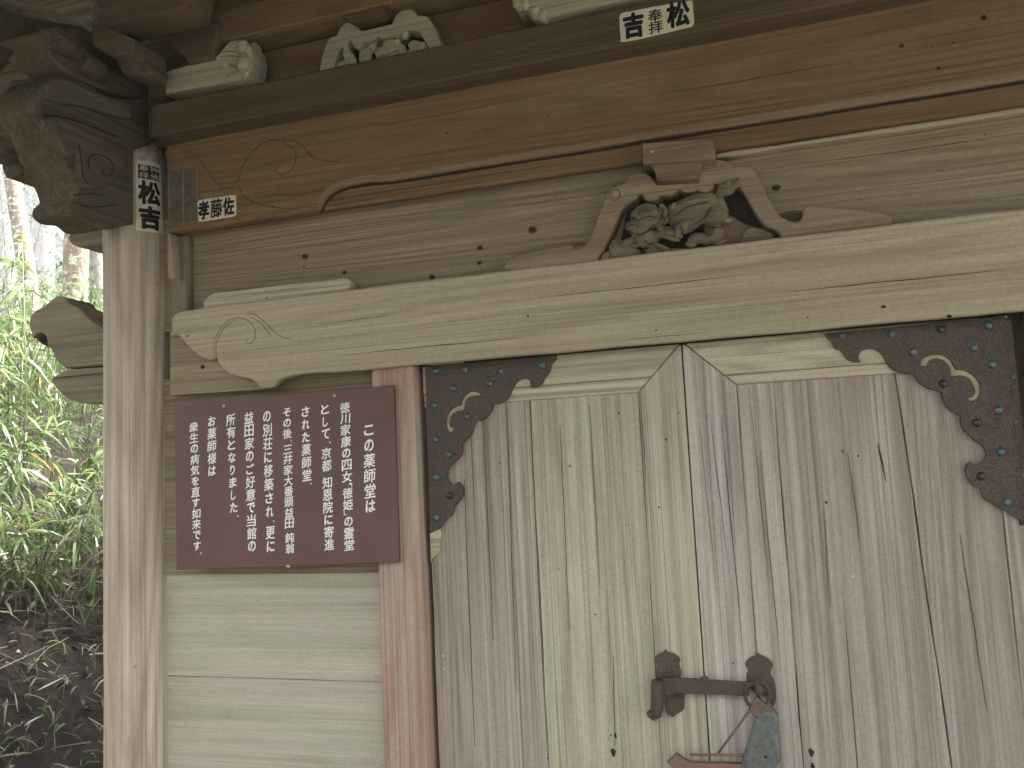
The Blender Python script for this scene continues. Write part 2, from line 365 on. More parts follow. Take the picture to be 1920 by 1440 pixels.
# ------------------------------------------------------------------ lettering
GL = {}
def glyph(ch, bold=0):
    k = ch
    if k in GL: return GL[k]
    cu = bpy.data.curves.new('tmp', 'FONT'); cu.body = ch; cu.resolution_u = 3
    o = bpy.data.objects.new('tmp', cu); COL.objects.link(o); bpy.context.view_layer.update()
    me = bpy.data.meshes.new_from_object(o.evaluated_get(bpy.context.evaluated_depsgraph_get()))
    vs = [(v.co.x, v.co.y) for v in me.vertices]; fs = [tuple(p.vertices) for p in me.polygons]
    bpy.data.objects.remove(o); bpy.data.curves.remove(cu); bpy.data.meshes.remove(me)
    if vs:
        x0, x1 = min(v[0] for v in vs), max(v[0] for v in vs); y0, y1 = min(v[1] for v in vs), max(v[1] for v in vs)
    else: x0 = x1 = y0 = y1 = 0
    GL[k] = (vs, fs, (x0, x1, y0, y1)); return GL[k]
def add_glyph(bm, ch, cx, cz, w, h, fn, bold=0.0, rot=0.0, fit=True, slant=0.0, sub=0):
    """draw one character centred at (cx, cz), its ink stretched to w x h; heavier weights are overprinted copies
    shifted by bold (in ems); fn maps (x, z, layer) to a point in space"""
    vs, fs, (x0, x1, y0, y1) = glyph(ch)
    if not vs: return
    kx = w / (x1 - x0 + 2 * bold) if fit else w; ky = h / (y1 - y0 + 2 * bold) if fit else h
    mx, my = ((x0 + x1) / 2, (y0 + y1) / 2) if fit else (.5, .38)
    nc = 0 if bold == 0 else (6 if bold < .02 else 14)
    for ly, (ox, oy) in enumerate([(0, 0)] + [(math.cos(2 * math.pi * k / nc) * bold, math.sin(2 * math.pi * k / nc) * bold) for k in range(nc)]):
        b2 = bmesh.new(); nv = []
        for x, y in vs:
            u, v = (x - mx + ox) * kx, (y - my + oy) * ky
            u += slant * v; v += 0.10 * u if slant else 0
            u, v = u * math.cos(rot) - v * math.sin(rot), u * math.sin(rot) + v * math.cos(rot)
            nv.append(b2.verts.new((cx + u, cz + v, 0)))
        for f in fs:
            try: b2.faces.new([nv[i] for i in f])
            except ValueError: pass
        if sub:
            bmesh.ops.triangulate(b2, faces=b2.faces[:])
            bmesh.ops.subdivide_edges(b2, edges=b2.edges[:], cuts=sub, use_grid_fill=True)
        base = {}
        for v in b2.verts: base[v] = bm.verts.new(fn(v.co.x, v.co.y, ly * .00002))
        for f in b2.faces:
            try: bm.faces.new([base[v] for v in f.verts])
            except ValueError: pass
        b2.free()
# ================================================================== THE HALL
XR = 1.75
hall = thing('temple_hall', 'weathered wooden temple hall with carved beams, carved struts and iron-bound double doors', 'temple', (-0.18, 0.0, 0.0))
def zm(pts, Y): return sum(at(x, y, Y)[1] for x, y in pts) / len(pts)
# --- corner pillar: round, its top drawn in a little
PY = 0.02
def axis_for(pl, pr):                                    # centre and radius of a round post seen between two photo columns
    t = []
    for q_ in (pl, pr):
        r = ray(*q_); t.append(math.atan2(r[0], r[1]))
    m_, h_ = (t[0] + t[1]) / 2, abs(t[1] - t[0]) / 2
    L = (PY + D) / math.cos(m_); return L * math.sin(m_), L * math.sin(h_)
PX, PR = axis_for((193.5, 1000), (331, 1000))
def lathe(name, prof, cx, cy, mat, parent, seg=40, wobble=.0012):
    bm = bmesh.new(); prev = None
    for r, z in prof:
        ring = [bm.verts.new((cx + math.cos(2 * math.pi * k / seg) * (r + wobble * wob(z, k * .9)), cy + math.sin(2 * math.pi * k / seg) * (r + wobble * wob(z, k * .9)), z)) for k in range(seg)]
        if prev:
            for k in range(seg): bm.faces.new((prev[k], prev[(k + 1) % seg], ring[(k + 1) % seg], ring[k]))
        else: bm.faces.new(ring[::-1])
        prev = ring
    bm.faces.new(prev)
    return bm_obj(name, bm, mat, parent, True)
PROF = [(PR, .12 + i * .06) for i in range(int((2.20 - .12) / .06))] + [(PR, 2.20), (PR - .002, 2.27), (PR - .005, 2.34), (PR - .011, 2.39), (PR - .020, 2.43), (PR - .030, 2.452)]
lathe('pillar', PROF, PX, PY, W_PILLAR, hall)
lathe('pillar', PROF, 1.62, PY, W_PILLAR, hall)
# --- the beam over the door, its shouldered end carved with a scroll
YB = -0.05
zbt = zm([(500, 562), (900, 514), (1350, 457), (1820, 400)], YB)
zbb = zm([(640, 697), (900, 670), (1350, 634), (1820, 594)], YB)
sh = cr(P([(372, 578), (352, 581), (336, 583.5), (327, 588), (321, 597)], YB), 4)
sh += cr(P([(320.6, 612), (320.8, 632)], YB), 2)
sh += cr(P([(322, 630), (330, 628), (338, 633), (349, 646), (360, 657), (372, 667), (383, 673), (395, 675), (405, 670)], YB), 4)
sh += cr(P([(406, 672), (410, 683), (419, 694), (432, 703), (455, 708), (472, 712)], YB), 4)
sh += P([(479, 718), (487, 727), (511, 727)], YB) + cr(P([(523, 713), (533, 708), (555, 703), (590, 699)], YB), 4)
top = [(XR - (XR - sh[0][0]) * i / 60, zbt + .0013 * wob(i * .7, 2)) for i in range(60)]
bot = [(sh[-1][0] + (XR - sh[-1][0]) * i / 60, zbb + .0013 * wob(i * .7, 8)) for i in range(1, 61)]
slab('door_beam', top + sh + bot, YB, .024, W_BEAM, hall, .006, 2)
slab('door_beam_core', rough_rect(-1.12, XR, zbb + .065, zbt - .006), YB + .0225, .13, W_BEAM, hall, .002)
incise('incised_scroll', [[(402, 669), (401, 644), (410, 621), (424, 605), (446, 596), (466, 602), (477, 616), (478, 633), (472, 642), (464, 644), (461, 639), (466, 637)],
       [(406, 668), (405, 646), (414, 624), (427, 609), (446, 600)], [(469, 594), (489, 606), (508, 631)], [(460, 590), (478, 590), (500, 608), (522, 628), (547, 637)]], YB - .0003, M_GROOVE2, hall, .0009)
yf = -.018
slab('beam_block', P([(318, 742), (511, 729)], yf) + cr(P([(513, 728), (519, 720), (530, 712), (560, 702)], yf), 3) + P([(560, 640), (318, 622)], yf), yf, .07, W_FRIEZE, hall, .002)
# --- strip of broken-off carving left standing on the beam
ys = -.035
slab('carving_remnant', P([(381, 590), (382, 572), (380, 569)], ys) + cr(P([(381, 566), (386, 561), (391, 554), (402, 549)], ys), 3) + P([(440, 545), (520, 535), (600, 526), (640, 521)], ys) + cr(P([(650, 521), (656, 526), (656, 534), (652, 545)], ys), 3) + P([(650, 560), (500, 580)], ys), ys, .04, W_RAIL, hall, .003)
# --- head beam with its long undercut
YH = -.05
zhb = zm([(500, 405.5), (900, 353), (1350, 283), (1820, 208)], YH + .014)
zg = zm([(900, 314), (1350, 239), (1820, 161)], YH)
zpb = zm([(500, 213), (900, 138), (1350, 52)], -.115)
xl = at(311, 350, YH)[0]
cur = cr(P([(597, 393), (601, 388), (609, 373), (624, 359), (648, 349), (690, 341)], YH), 4)
und = [(cur[-1][0] + (XR - cur[-1][0]) * i / 40, zg + .0008 * wob(i, 3)) for i in range(1, 41)]
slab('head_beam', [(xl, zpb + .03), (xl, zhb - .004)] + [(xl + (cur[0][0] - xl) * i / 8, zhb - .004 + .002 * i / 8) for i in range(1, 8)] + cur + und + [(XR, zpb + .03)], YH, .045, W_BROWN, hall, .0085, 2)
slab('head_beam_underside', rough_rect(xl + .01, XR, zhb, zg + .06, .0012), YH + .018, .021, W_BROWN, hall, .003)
band = cur + und; upb = []
for i, p in enumerate(band):
    a_, c_ = band[max(0, i - 1)], band[min(len(band) - 1, i + 1)]; t_ = Vector((c_[0] - a_[0], c_[1] - a_[1])).normalized(); w_ = .017 * min(1, .25 + i / 10)
    upb.append((p[0] - t_.y * w_, p[1] + t_.x * w_))
slab('undercut_edge', band + upb[::-1], YH - .0015, .02, W_EDGE, hall, .0012)
bm = bmesh.new(); add_tube(bm, [Vector((p[0], YH + .012, p[1] - .0022)) for p in band], .0028, 6); bmesh.ops.recalc_face_normals(bm, faces=bm.faces[:]); bm_obj('undercut_quirk_shade', bm, M_KNOT_SHADE, hall, True)  # dark tube paints the shade along the undercut
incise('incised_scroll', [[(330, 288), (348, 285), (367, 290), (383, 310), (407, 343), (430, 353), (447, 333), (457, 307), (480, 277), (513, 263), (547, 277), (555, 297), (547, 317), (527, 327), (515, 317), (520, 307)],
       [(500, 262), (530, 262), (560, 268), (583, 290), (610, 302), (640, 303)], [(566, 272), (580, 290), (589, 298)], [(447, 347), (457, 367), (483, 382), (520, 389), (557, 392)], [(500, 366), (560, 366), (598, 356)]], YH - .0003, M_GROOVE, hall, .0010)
# --- a pale split lath lying along the top of the frieze, right of the strut
zl = zm([(1450, 277), (1820, 219)], -.005)
slab('split_lath', rough_rect(at(1345, 300, -.005)[0], XR, zl - .008, zl + .003, .0022, .03), -.012, .03, W_BEAM, hall, .002)
# --- frieze board and the stile next to the pillar
slab('frieze_board', rough_rect(-1.62, XR, zbt - .04, zhb + .06, .001), .015, .03, W_FRIEZE, hall, .001)
slab('frieze_stile', rough_rect(at(322, 500, -.012)[0], at(351, 500, -.012)[0], zbt - .03, zhb - .003, .0008), -.012, .027, W_STILE, hall, .003)
slab('splinter', P([(316, 436), (321, 440), (324, 470), (328, 524), (316, 521), (315, 480)], -.055), -.058, .03, M_SPLINT, hall, .001)
def knot(px, py, r, Y, asp=1.35, rim=True):
    x, z = at(px, py, Y); bm = bmesh.new()
    k = bm_obj('knot', bm, M_KNOT_SHADE, hall); bm = bmesh.new()
    dome(bm, (0, 0, 0), r, .0035, 16, 3)
    if rim: pass
    for v in bm.verts: v.co = Vector((x + v.co.x * asp * (1 + .12 * math.sin(v.co.z * 900 + px)), Y + v.co.y, z + v.co.z * (1 + .15 * math.sin(v.co.x * 700 + py))))
    bm.to_mesh(k.data); bm.free()
    k.data.polygons.foreach_set('use_smooth', [True] * len(k.data.polygons))
    if rim:
        t = tube('knot_rim', [(x + math.cos(a) * r * asp * 1.25, Y - .0006, z + math.sin(a) * r * 1.3) for a in [i * math.pi / 8 for i in range(17)]], r * .28, M_KNOTR, hall, 6)
        for v in t.data.vertices: v.co.y = Y + (v.co.y - Y) * .4
for a in [(572, 481, .0062), (998, 431, .0075), (900, 465, .0055), (899, 493, .0042), (810, 520, .006), (646, 511, .0045), (1455, 352, .0065)]:
    knot(a[0], a[1], a[2] * .8, .015)
for a in [(570, 500, .0022), (512, 388, .002), (838, 250, .0024), (1690, 86, .004), (1760, 128, .003)]:
    knot(a[0], a[1], a[2], .015 if a[1] > 450 else YH, 1.2, False)
knot(1845, 33, .005, YH, 1.1, False)
for a in [(380, 688, .0042)]: knot(a[0], a[1], a[2], yf, 1.2)
for a in [(352, 630, .0018), (1657, 575, .003), (1780, 593, .003), (500, 559, .0016), (990, 592, .0018)]: knot(a[0], a[1], a[2], YB, 1.6, False)
# drying checks along the beams
def check(px0, py0, px1, py1, wd, Y):
    a, b = at(px0, py0, Y), at(px1, py1, Y); n = 22; s = random.random() * 9; lo_, hi_ = [], []
    zc_ = (a[1] + b[1]) / 2
    for i in range(n + 1):
        t = i / n; x = a[0] + (b[0] - a[0]) * t; z = zc_ + (b[1] - a[1]) * (t - .5) * .25 + .0012 * wob(t * 1.3, s); h = wd * (.25 + .75 * math.sin(math.pi * t)) * (1 + .4 * wob(t * 3, s + 3)) / 2
        lo_.append((x, z - h)); hi_.append((x, z + h))
    slab('drying_check', lo_ + hi_[::-1], Y - .0008, .002, M_KNOT_SHADE, hall, .0002)
for q_ in ((620, 668, 980, 632, .0016, YB), (1010, 560, 1420, 512, .0013, YB), (1480, 548, 1880, 505, .0016, YB), (560, 610, 760, 590, .0010, YB), (1150, 640, 1330, 622, .0010, YB), (700, 236, 980, 190, .0012, YH), (1240, 175, 1600, 118, .0012, YH), (420, 520, 700, 492, .0011, .015), (1000, 470, 1110, 455, .001, .015), (1560, 300, 1860, 262, .0013, .015)):
    check(*q_)
# --- wall plate on top, upper wall, tie beam
YP = -.115
zpt = zm([(290, 196), (900, 68)], YP)
xp = at(283, 220, YP)[0]
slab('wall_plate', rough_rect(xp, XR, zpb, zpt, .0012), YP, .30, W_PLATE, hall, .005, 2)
slab('upper_wall_board', rough_rect(-1.62, XR, zpt - .05, 3.12, .001), .025, .03, W_BROWN, hall, .001)
YT = -.075
ztb = zm([(500, 57), (600, 36)], YT)
slab('tie_beam', rough_rect(at(398, 80, YT)[0], XR, ztb, ztb + .085, .001), YT, .095, W_BROWN, hall, .004)
# --- frog-leg strut over the door, with a crouching beast
yk = -.036
fo = P([(938, 508)], yk) + cr(P([(940, 504), (952, 488), (970, 478), (1010, 467), (1050, 461), (1066, 456), (1076, 463), (1086, 464), (1098, 457), (1107, 442), (1119, 410), (1126, 387), (1137, 365), (1151, 349), (1168, 343)], yk), 3) \
   + cr(P([(1170, 341), (1180, 329), (1197, 323), (1215, 327), (1227, 338), (1232, 345)], yk), 3) + P([(1306, 336)], yk) \
   + cr(P([(1308, 333), (1311, 321), (1323, 307), (1344, 299), (1362, 302), (1375, 311)], yk), 3) + cr(P([(1377, 311), (1400, 311), (1415, 321), (1428, 344), (1440, 369), (1456, 397), (1470, 409), (1488, 416), (1499, 413), (1505, 403), (1502, 394)], yk), 3) \
   + cr(P([(1506, 391), (1516, 384), (1545, 387), (1600, 391), (1660, 400), (1671, 408), (1671, 424)], yk), 3) + P([(1600, 445), (1467, 462)], yk) \
   + cr(P([(1464, 441), (1450, 428), (1437, 424), (1419, 403), (1405, 378), (1394, 360), (1384, 350)], yk), 3) + cr(P([(1340, 345), (1338, 353), (1331, 359), (1323, 361), (1312, 358)], yk), 3) \
   + cr(P([(1308, 356), (1298, 360), (1284, 360), (1273, 355)], yk), 3) + cr(P([(1270, 357), (1263, 364), (1250, 367), (1239, 366)], yk), 3) + cr(P([(1237, 368), (1231, 374), (1217, 376), (1209, 374)], yk), 3) \
   + cr(P([(1207, 369), (1202, 364), (1196, 367), (1192, 373), (1176, 382), (1165, 392), (1156, 415), (1144, 440), (1133, 461), (1118, 487)], yk), 3) + P([(1116, 500), (1040, 510)], yk)
strut = slab('frog_leg_strut', fo, yk, .045, W_STRUT, hall, .004, 2)
strut['label'] = 'wide brown frog-leg strut over the doors'
slab('hook_recess', cr(P([(1450, 405), (1475, 396), (1500, 394), (1503, 404), (1498, 411), (1486, 413), (1470, 407)], .013), 3), .0135, .006, M_KNOTR, strut, .001)
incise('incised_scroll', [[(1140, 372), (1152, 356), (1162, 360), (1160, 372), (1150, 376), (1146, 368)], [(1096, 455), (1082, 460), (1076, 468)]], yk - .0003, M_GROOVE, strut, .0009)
def b3(px, py, Y, rx_, rz_, ry_=None, rot=(0, 0, 0)):
    """ellipsoid centred on a pixel at depth Y; radii given in photo pixels"""
    x, z = at(px, py, Y); k = (Y + D) / ray(px, py)[1] / F
    return ((x, Y, z), (rx_ * k, (ry_ if ry_ else min(rx_, rz_) * .8) * k, rz_ * k), rot)
yb = -.022
lion = [b3(1182, 427, yb - .030, 9, 6, 8), b3(1213, 400, yb - .034, 17, 3.6, 5, (0, -14, 0)), b3(1189, 404, yb - .032, 8, 3.2, 5, (0, 18, 0)), b3(1200, 418, yb - .032, 5, 8, 6, (0, 30, 0)), b3(1226, 398, yb - .03, 6, 5, 5), b3(1240, 388, yb - .022, 5, 7, 5), b3(1247, 400, yb - .024, 5, 7, 5), b3(1246, 414, yb - .026, 5, 7, 5), b3(1238, 427, yb - .026, 6, 5, 5), b3(1205, 442, yb - .026, 16, 3.5, 6, (0, -22, 0)), b3(1262, 386, yb - .02, 9, 4, 5, (0, -50, 0)), b3(1300, 376, yb - .018, 40, 3, 5, (0, -14, 0)), b3(1258, 446, yb - .026, 18, 5, 6, (0, 26, 0)), b3(1240, 462, yb - .022, 18, 4, 6, (0, 30, 0)), b3(1212, 408, yb - .008, 30, 27, 24), b3(1188, 424, yb - .016, 17, 11, 14), b3(1200, 432, yb - .014, 20, 9, 14, (0, -8, 0)), b3(1192, 421, yb - .026, 6, 5, 6), b3(1183, 417, yb - .024, 4, 4, 5),
        b3(1190, 405, yb - .026, 7, 3, 5, (0, 14, 0)), b3(1219, 402, yb - .03, 14, 3.2, 5, (0, -16, 0)), b3(1205, 414, yb - .026, 8, 5, 5, (0, -25, 0)), b3(1222, 412, yb - .024, 7, 4, 5, (0, -40, 0)),
        b3(1241, 400, yb - .014, 9, 17, 10, (0, 14, 0)), b3(1257, 390, yb - .01, 8, 6, 6, (0, -40, 0)), b3(1237, 420, yb - .016, 9, 8, 8), b3(1246, 412, yb - .014, 7, 8, 7), b3(1198, 440, yb - .016, 15, 5, 10, (0, -14, 0)),
        b3(1214, 448, yb - .006, 22, 19, 18), b3(1246, 436, yb - .006, 20, 12, 12), b3(1262, 440, yb - .018, 19, 9, 9, (0, 22, 0)), b3(1280, 426, yb - .024, 8, 12, 8, (0, 30, 0)), b3(1270, 428, yb - .026, 3, 7, 4, (0, 20, 0)), b3(1286, 430, yb - .026, 3, 9, 4, (0, 22, 0)),
        b3(1232, 466, yb - .012, 22, 9, 10, (0, 30, 0)), b3(1222, 470, yb - .014, 12, 6, 8), b3(1178, 455, yb - .004, 16, 9, 9, (0, -25, 0)), b3(1191, 461, yb - .006, 8, 5, 6),
        b3(1295, 398, yb, 48, 30, 20, (0, -10, 0)), b3(1320, 386, yb, 42, 26, 20, (0, 6, 0)), b3(1340, 400, yb - .002, 26, 24, 18), b3(1290, 420, yb - .002, 34, 16, 16, (0, -22, 0)),
        b3(1345, 440, yb - .004, 12, 16, 10, (0, 18, 0)), b3(1330, 450, yb - .004, 16, 10, 9), b3(1310, 447, yb - .002, 20, 11, 9), b3(1352, 455, yb - .01, 14, 5, 8, (0, -18, 0)), b3(1296, 458, yb, 12, 9, 8)]
beast = blob('carved_beast', lion, .0017, W_BEAST, strut, 1)
from mathutils.bvhtree import BVHTree
def scratch(o, lines, r, mat, par):  # dark tubes paint the shade of the knife cuts
    """knife lines laid on a carved surface"""
    bvh = BVHTree.FromPolygons([v.co for v in o.data.vertices], [tuple(p.vertices) for p in o.data.polygons]); cam0 = Vector((0, -D, CZ))
    for ln in lines:
        pts = []
        for x, y in cr(ln, 5):
            h = bvh.ray_cast(cam0, ray(x, y).normalized())[0]
            if h is not None and (not pts or (h - pts[-1]).length < .02): pts.append(h)
        if len(pts) < 3: continue
        bm = bmesh.new(); add_tube(bm, pts, r, 5); bmesh.ops.recalc_face_normals(bm, faces=bm.faces[:]); bm_obj('carved_line', bm, mat, par, True)
scratch(beast, [[(1176, 430), (1186, 437), (1198, 440), (1212, 436), (1224, 425)], [(1198, 413), (1208, 408), (1220, 406), (1230, 410)], [(1183, 413), (1189, 409), (1194, 412)], [(1180, 423), (1184, 421), (1188, 423)], [(1234, 386), (1244, 394), (1240, 406), (1248, 412), (1240, 424)], [(1250, 384), (1254, 396), (1252, 408)],
                [(1262, 428), (1266, 438), (1262, 446)], [(1276, 424), (1280, 432), (1276, 440)], [(1268, 404), (1282, 392), (1302, 384), (1326, 380)], [(1300, 420), (1316, 412), (1328, 400), (1334, 388)], [(1228, 462), (1238, 468), (1248, 476)], [(1208, 450), (1216, 458), (1228, 458)], [(1196, 400), (1204, 394), (1216, 392)]], .0013, M_KNOT_SHADE, strut)
tail = [b3(1361, 355, yb - .014, 17, 14, 13), b3(1352, 362, yb - .012, 10, 10, 10), b3(1371, 352, yb - .022, 14, 3.4, 5, (0, -28, 0)), b3(1377, 341, yb - .02, 12, 3.2, 5, (0, -38, 0)), b3(1364, 343, yb - .022, 10, 3.2, 5, (0, -42, 0)), b3(1378, 351, yb - .02, 12, 3.2, 5, (0, -16, 0)), b3(1348, 372, yb - .006, 8, 10, 8)]
blob('carved_tail', tail, .0021, W_BEAST, strut, 1)
slab('carved_rock', P([(1146, 500), (1141, 460), (1150, 447), (1162, 449), (1200, 468), (1205, 490)], yb), yb - .006, .035, W_BEAST, strut, .008, 2)
slab('carved_rock', P([(1119, 497), (1130, 475), (1142, 470), (1146, 492)], yb), yb - .004, .03, W_STRUT, strut, .006, 2)
slab('carved_wave', cr(P([(1318, 412), (1345, 402), (1372, 404), (1402, 420), (1440, 428), (1458, 440), (1455, 462), (1330, 475), (1322, 440)], .0), 4, True), .0, .02, W_BLOCK, strut, .006, 2)
slab('carved_wave', cr(P([(1308, 410), (1330, 402), (1370, 408), (1366, 417), (1335, 412), (1352, 422), (1338, 424), (1316, 416)], yb - .006), 4, True), yb - .006, .016, W_STRUT, strut, .004, 2)
slab('carved_rock', P([(1389, 462), (1392, 437), (1405, 424), (1428, 428), (1450, 437), (1450, 462)], yb + .008), yb + .006, .02, W_BEAST, strut, .005, 2)
slab('dark_backing', P([(1160, 470), (1175, 395), (1210, 372), (1390, 352), (1420, 400), (1440, 455)], .01), .0095, .004, M_KNOT_SHADE, strut, .0005)
# bearing block riding on the strut
yq = -.078
blk = slab('bearing_block', P([(1204, 268), (1338, 260), (1340, 298.5), (1205, 308)], yq), yq, .09, W_BLOCK, hall, .002)
slab('block_foot', P([(1216, 306)], yq + .01) + cr(P([(1222, 312), (1228, 322), (1231, 339)], yq + .01), 3) + P([(1308, 335)], yq + .01) + cr(P([(1309, 322), (1313, 310), (1320, 302)], yq + .01), 3), yq + .010, .07, W_BLOCK, blk, .002)
n_ = at(1223, 284, yq); bm = bmesh.new(); dome(bm, (n_[0], yq - .0005, n_[1]), .0032, .002, 10, 3); bm_obj('nail', bm, M_NAIL, blk, True)
# --- second, smaller frog-leg strut up on the wall plate, with a flower
yu = -.03
uo = P([(593, 158)], yu) + cr(P([(599, 133), (603, 108), (608, 91), (617, 72), (631, 66)], yu), 3) + cr(P([(633, 60), (638, 51), (650, 41), (661, 42), (671, 50), (677, 58)], yu), 3) + P([(734, 45)], yu) \
   + cr(P([(736, 42), (741, 29), (753, 19), (766, 16), (777, 20), (782, 29)], yu), 3) + cr(P([(784, 29), (796, 29), (806, 36), (814, 50), (822, 70), (830, 87), (838, 110)], yu), 3) \
   + cr(P([(815, 120), (805, 94), (796, 77), (785, 58)], yu), 3) + cr(P([(780, 57), (772, 57), (764, 55), (755, 57), (750, 70)], yu), 3) + cr(P([(748, 71), (742, 72), (733, 69)], yu), 3) + cr(P([(731, 70), (722, 73), (712, 71), (707, 68)], yu), 3) \
   + cr(P([(705, 71), (699, 77), (689, 81), (684, 79)], yu), 3) + cr(P([(682, 82), (676, 89), (668, 91), (663, 88)], yu), 3) + cr(P([(661, 84), (660, 78), (653, 76), (650, 86), (638, 92), (631, 106), (625, 128), (619, 160)], yu), 3)
st2 = slab('frog_leg_strut', uo, yu, .045, W_CARVE, hall, .003, 2)
st2['label'] = 'small pale frog-leg strut with carved flower, high on the wall plate'
yv = -.02
fl = [b3(733, 88, yv - .012, 18, 17, 10, (0, 0, 0)), b3(715, 100, yv - .008, 12, 14, 9, (0, -30, 0)), b3(752, 96, yv - .008, 11, 13, 9, (0, 25, 0)), b3(722, 112, yv - .014, 15, 9, 9, (0, 10, 0)), b3(740, 106, yv - .016, 14, 9, 9), b3(733, 76, yv - .01, 8, 6, 7), b3(724, 82, yv - .014, 7, 8, 6), b3(745, 80, yv - .014, 7, 9, 6)]
blob('carved_flower', fl, .0022, W_CARVE, st2, 1)
lf = [b3(652, 100, yv - .006, 8, 16, 8, (0, -14, 0)), b3(660, 112, yv - .004, 9, 16, 8, (0, -20, 0)), b3(648, 108, yv - .01, 3, 14, 5, (0, -10, 0)), b3(780, 86, yv - .006, 16, 10, 8, (0, 20, 0)), b3(792, 90, yv - .006, 9, 12, 7), b3(772, 100, yv - .004, 12, 8, 7), b3(760, 62, yv + .004, 8, 14, 7), b3(686, 106, yv, 14, 20, 8), b3(700, 90, yv + .004, 9, 12, 6), b3(642, 122, yv - .002, 14, 9, 7)]
blob('carved_leaf', [e for e in lf if e[0][0] < fl[0][0][0]], .0024, W_CARVE, st2, 1); blob('carved_leaf', [e for e in lf if e[0][0] >= fl[0][0][0]], .0024, W_CARVE, st2, 1)
slab('dark_backing', P([(626, 150), (640, 88), (660, 74), (780, 52), (812, 110)], .02), .0205, .004, M_KNOT_SHADE, st2, .0005)
yd = -.11
yd = -.07
b5 = slab('bearing_block', P([(640, 30), (724, 10), (724, 30), (712, 34)], yd) + P([(666, 44), (652, 38)], yd), yd, .025, W_PLATE, hall, .002)
# --- pale carved bracket arm with a cloud end, left; another at the top of the photo
ya = -.088
arm = slab('bracket_arm', cr(P([(309, 134), (342, 123), (370, 117), (399, 112)], ya), 3) + cr(P([(402, 107), (410, 100), (413, 94), (418, 90), (428, 78), (446, 73), (463, 78), (469, 94), (471, 106), (468, 125), (461, 144), (444, 156), (421, 156), (405, 159)], ya), 3) + P([(342, 169), (309, 176)], ya), ya, .075, W_CARVE, hall, .006, 2)
arm['label'] = 'pale bracket arm ending in a carved cloud'
blob('cloud_curl', [b3(478, 101, ya + .05, 12, 22, 16), b3(440, 146, ya - .004, 20, 10, 8), b3(455, 90, ya + .004, 16, 16, 8), b3(456, 118, ya - .002, 14, 20, 8), b3(424, 118, ya - .001, 9, 9, 4)], .003, W_CARVE, arm, 1)
incise('incised_scroll', [[(411, 107), (430, 105), (446, 106), (460, 106)], [(415, 98), (432, 96), (448, 98), (456, 96)], [(418, 124), (424, 116), (432, 122), (444, 128), (448, 140), (440, 150)]], ya - .0004, M_GROOVE2, arm, .0012)
arm2 = slab('bracket_arm', cr(P([(955, -20), (961, 0), (966, 16), (975, 20), (983, 15), (992, 23), (997, 34), (1009, 39), (1022, 43), (1031, 32)], ya), 3) + P([(1095, 17), (1158, 3), (1240, -14), (1240, -60), (960, -60)], ya), ya, .08, W_CARVE, hall, .006, 2)
arm2['label'] = 'pale scalloped bracket arm at the top edge of the photo'
for g in ((970, 6), (986, 8), (1003, 22), (1018, 30)):
    b_ = b3(g[0], g[1], ya - .001, 10, 13, 6); 
    blob('scallop', [b_], .003, W_CARVE, arm2, 1)
slab('bearing_block', P([(315, 51), (406, 36), (405, 75), (400, 77), (400, 109), (352, 119), (342, 102), (317, 92)], -.10), -.10, .16, W_PLATE, hall, .003)
slab('bearing_block', P([(283, 130), (309, 128), (309, 182), (283, 187)], -.06), -.06, .1, W_ROOFX, hall, .003)
# --- corner bracket complex in the dark under the eaves
def side_outline(pts, X): return [atX(x, y, X) for x, y in pts]
XN = -1.592
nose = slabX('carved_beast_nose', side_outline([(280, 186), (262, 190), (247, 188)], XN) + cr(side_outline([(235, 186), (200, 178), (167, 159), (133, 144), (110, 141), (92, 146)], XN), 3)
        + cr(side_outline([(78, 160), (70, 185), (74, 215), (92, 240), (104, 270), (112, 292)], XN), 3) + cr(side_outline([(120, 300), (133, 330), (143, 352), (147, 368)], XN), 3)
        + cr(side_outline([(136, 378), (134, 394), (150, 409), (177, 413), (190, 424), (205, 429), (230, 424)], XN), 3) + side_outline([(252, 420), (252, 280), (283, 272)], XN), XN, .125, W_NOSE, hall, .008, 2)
nose['label'] = 'dark carved beast nose jutting forward from the corner'
slabX('cheek', cr(side_outline([(104, 220), (160, 230), (208, 250), (238, 262), (240, 300), (220, 336), (196, 350), (166, 352), (152, 330), (144, 290), (128, 296), (112, 268)], XN + .02), 3, True), XN + .022, .03, W_NOSE, nose, .008, 2)
slabX('brow', cr(side_outline([(94, 148), (134, 150), (168, 166), (205, 184), (244, 194), (244, 222), (206, 214), (160, 200), (110, 192), (84, 178)], XN + .014), 3, True), XN + .016, .03, W_NOSE, nose, .007, 2)
def incX(lines, X, mat, parent, r):  # dark tubes paint the shade of the nose's cut lines
    for ln in lines:
        bm = bmesh.new(); add_tube(bm, [Vector((X, *atX(x, y, X))) for x, y in cr(ln, 5)], r, 6)
        bmesh.ops.recalc_face_normals(bm, faces=bm.faces[:]); bm_obj('incised_scroll', bm, mat, parent, True)
incX([[(148, 270), (152, 300), (156, 330), (165, 345)], [(168, 318), (165, 300), (176, 290), (194, 292), (208, 302), (212, 318), (205, 330), (194, 326), (192, 317)], [(75, 213), (110, 218), (160, 232), (200, 250), (218, 256)]], XN + .0225, M_KNOT_SHADE, nose, .0016)
incX([[(140, 366), (165, 363), (195, 367)], [(150, 385), (180, 388), (215, 384)]], XN + .0005, M_KNOT_SHADE, nose, .0016)
tusk = [(Vector((XN + .004, *atX(x, y, XN + .004))), r) for x, y, r in ((82, 222, .020), (92, 245, .022), (104, 268, .018), (112, 284, .010), (114, 292, .003))]
tube('tusk', [t[0] for t in tusk], [t[1] for t in tusk], W_NOSE, nose, 12)
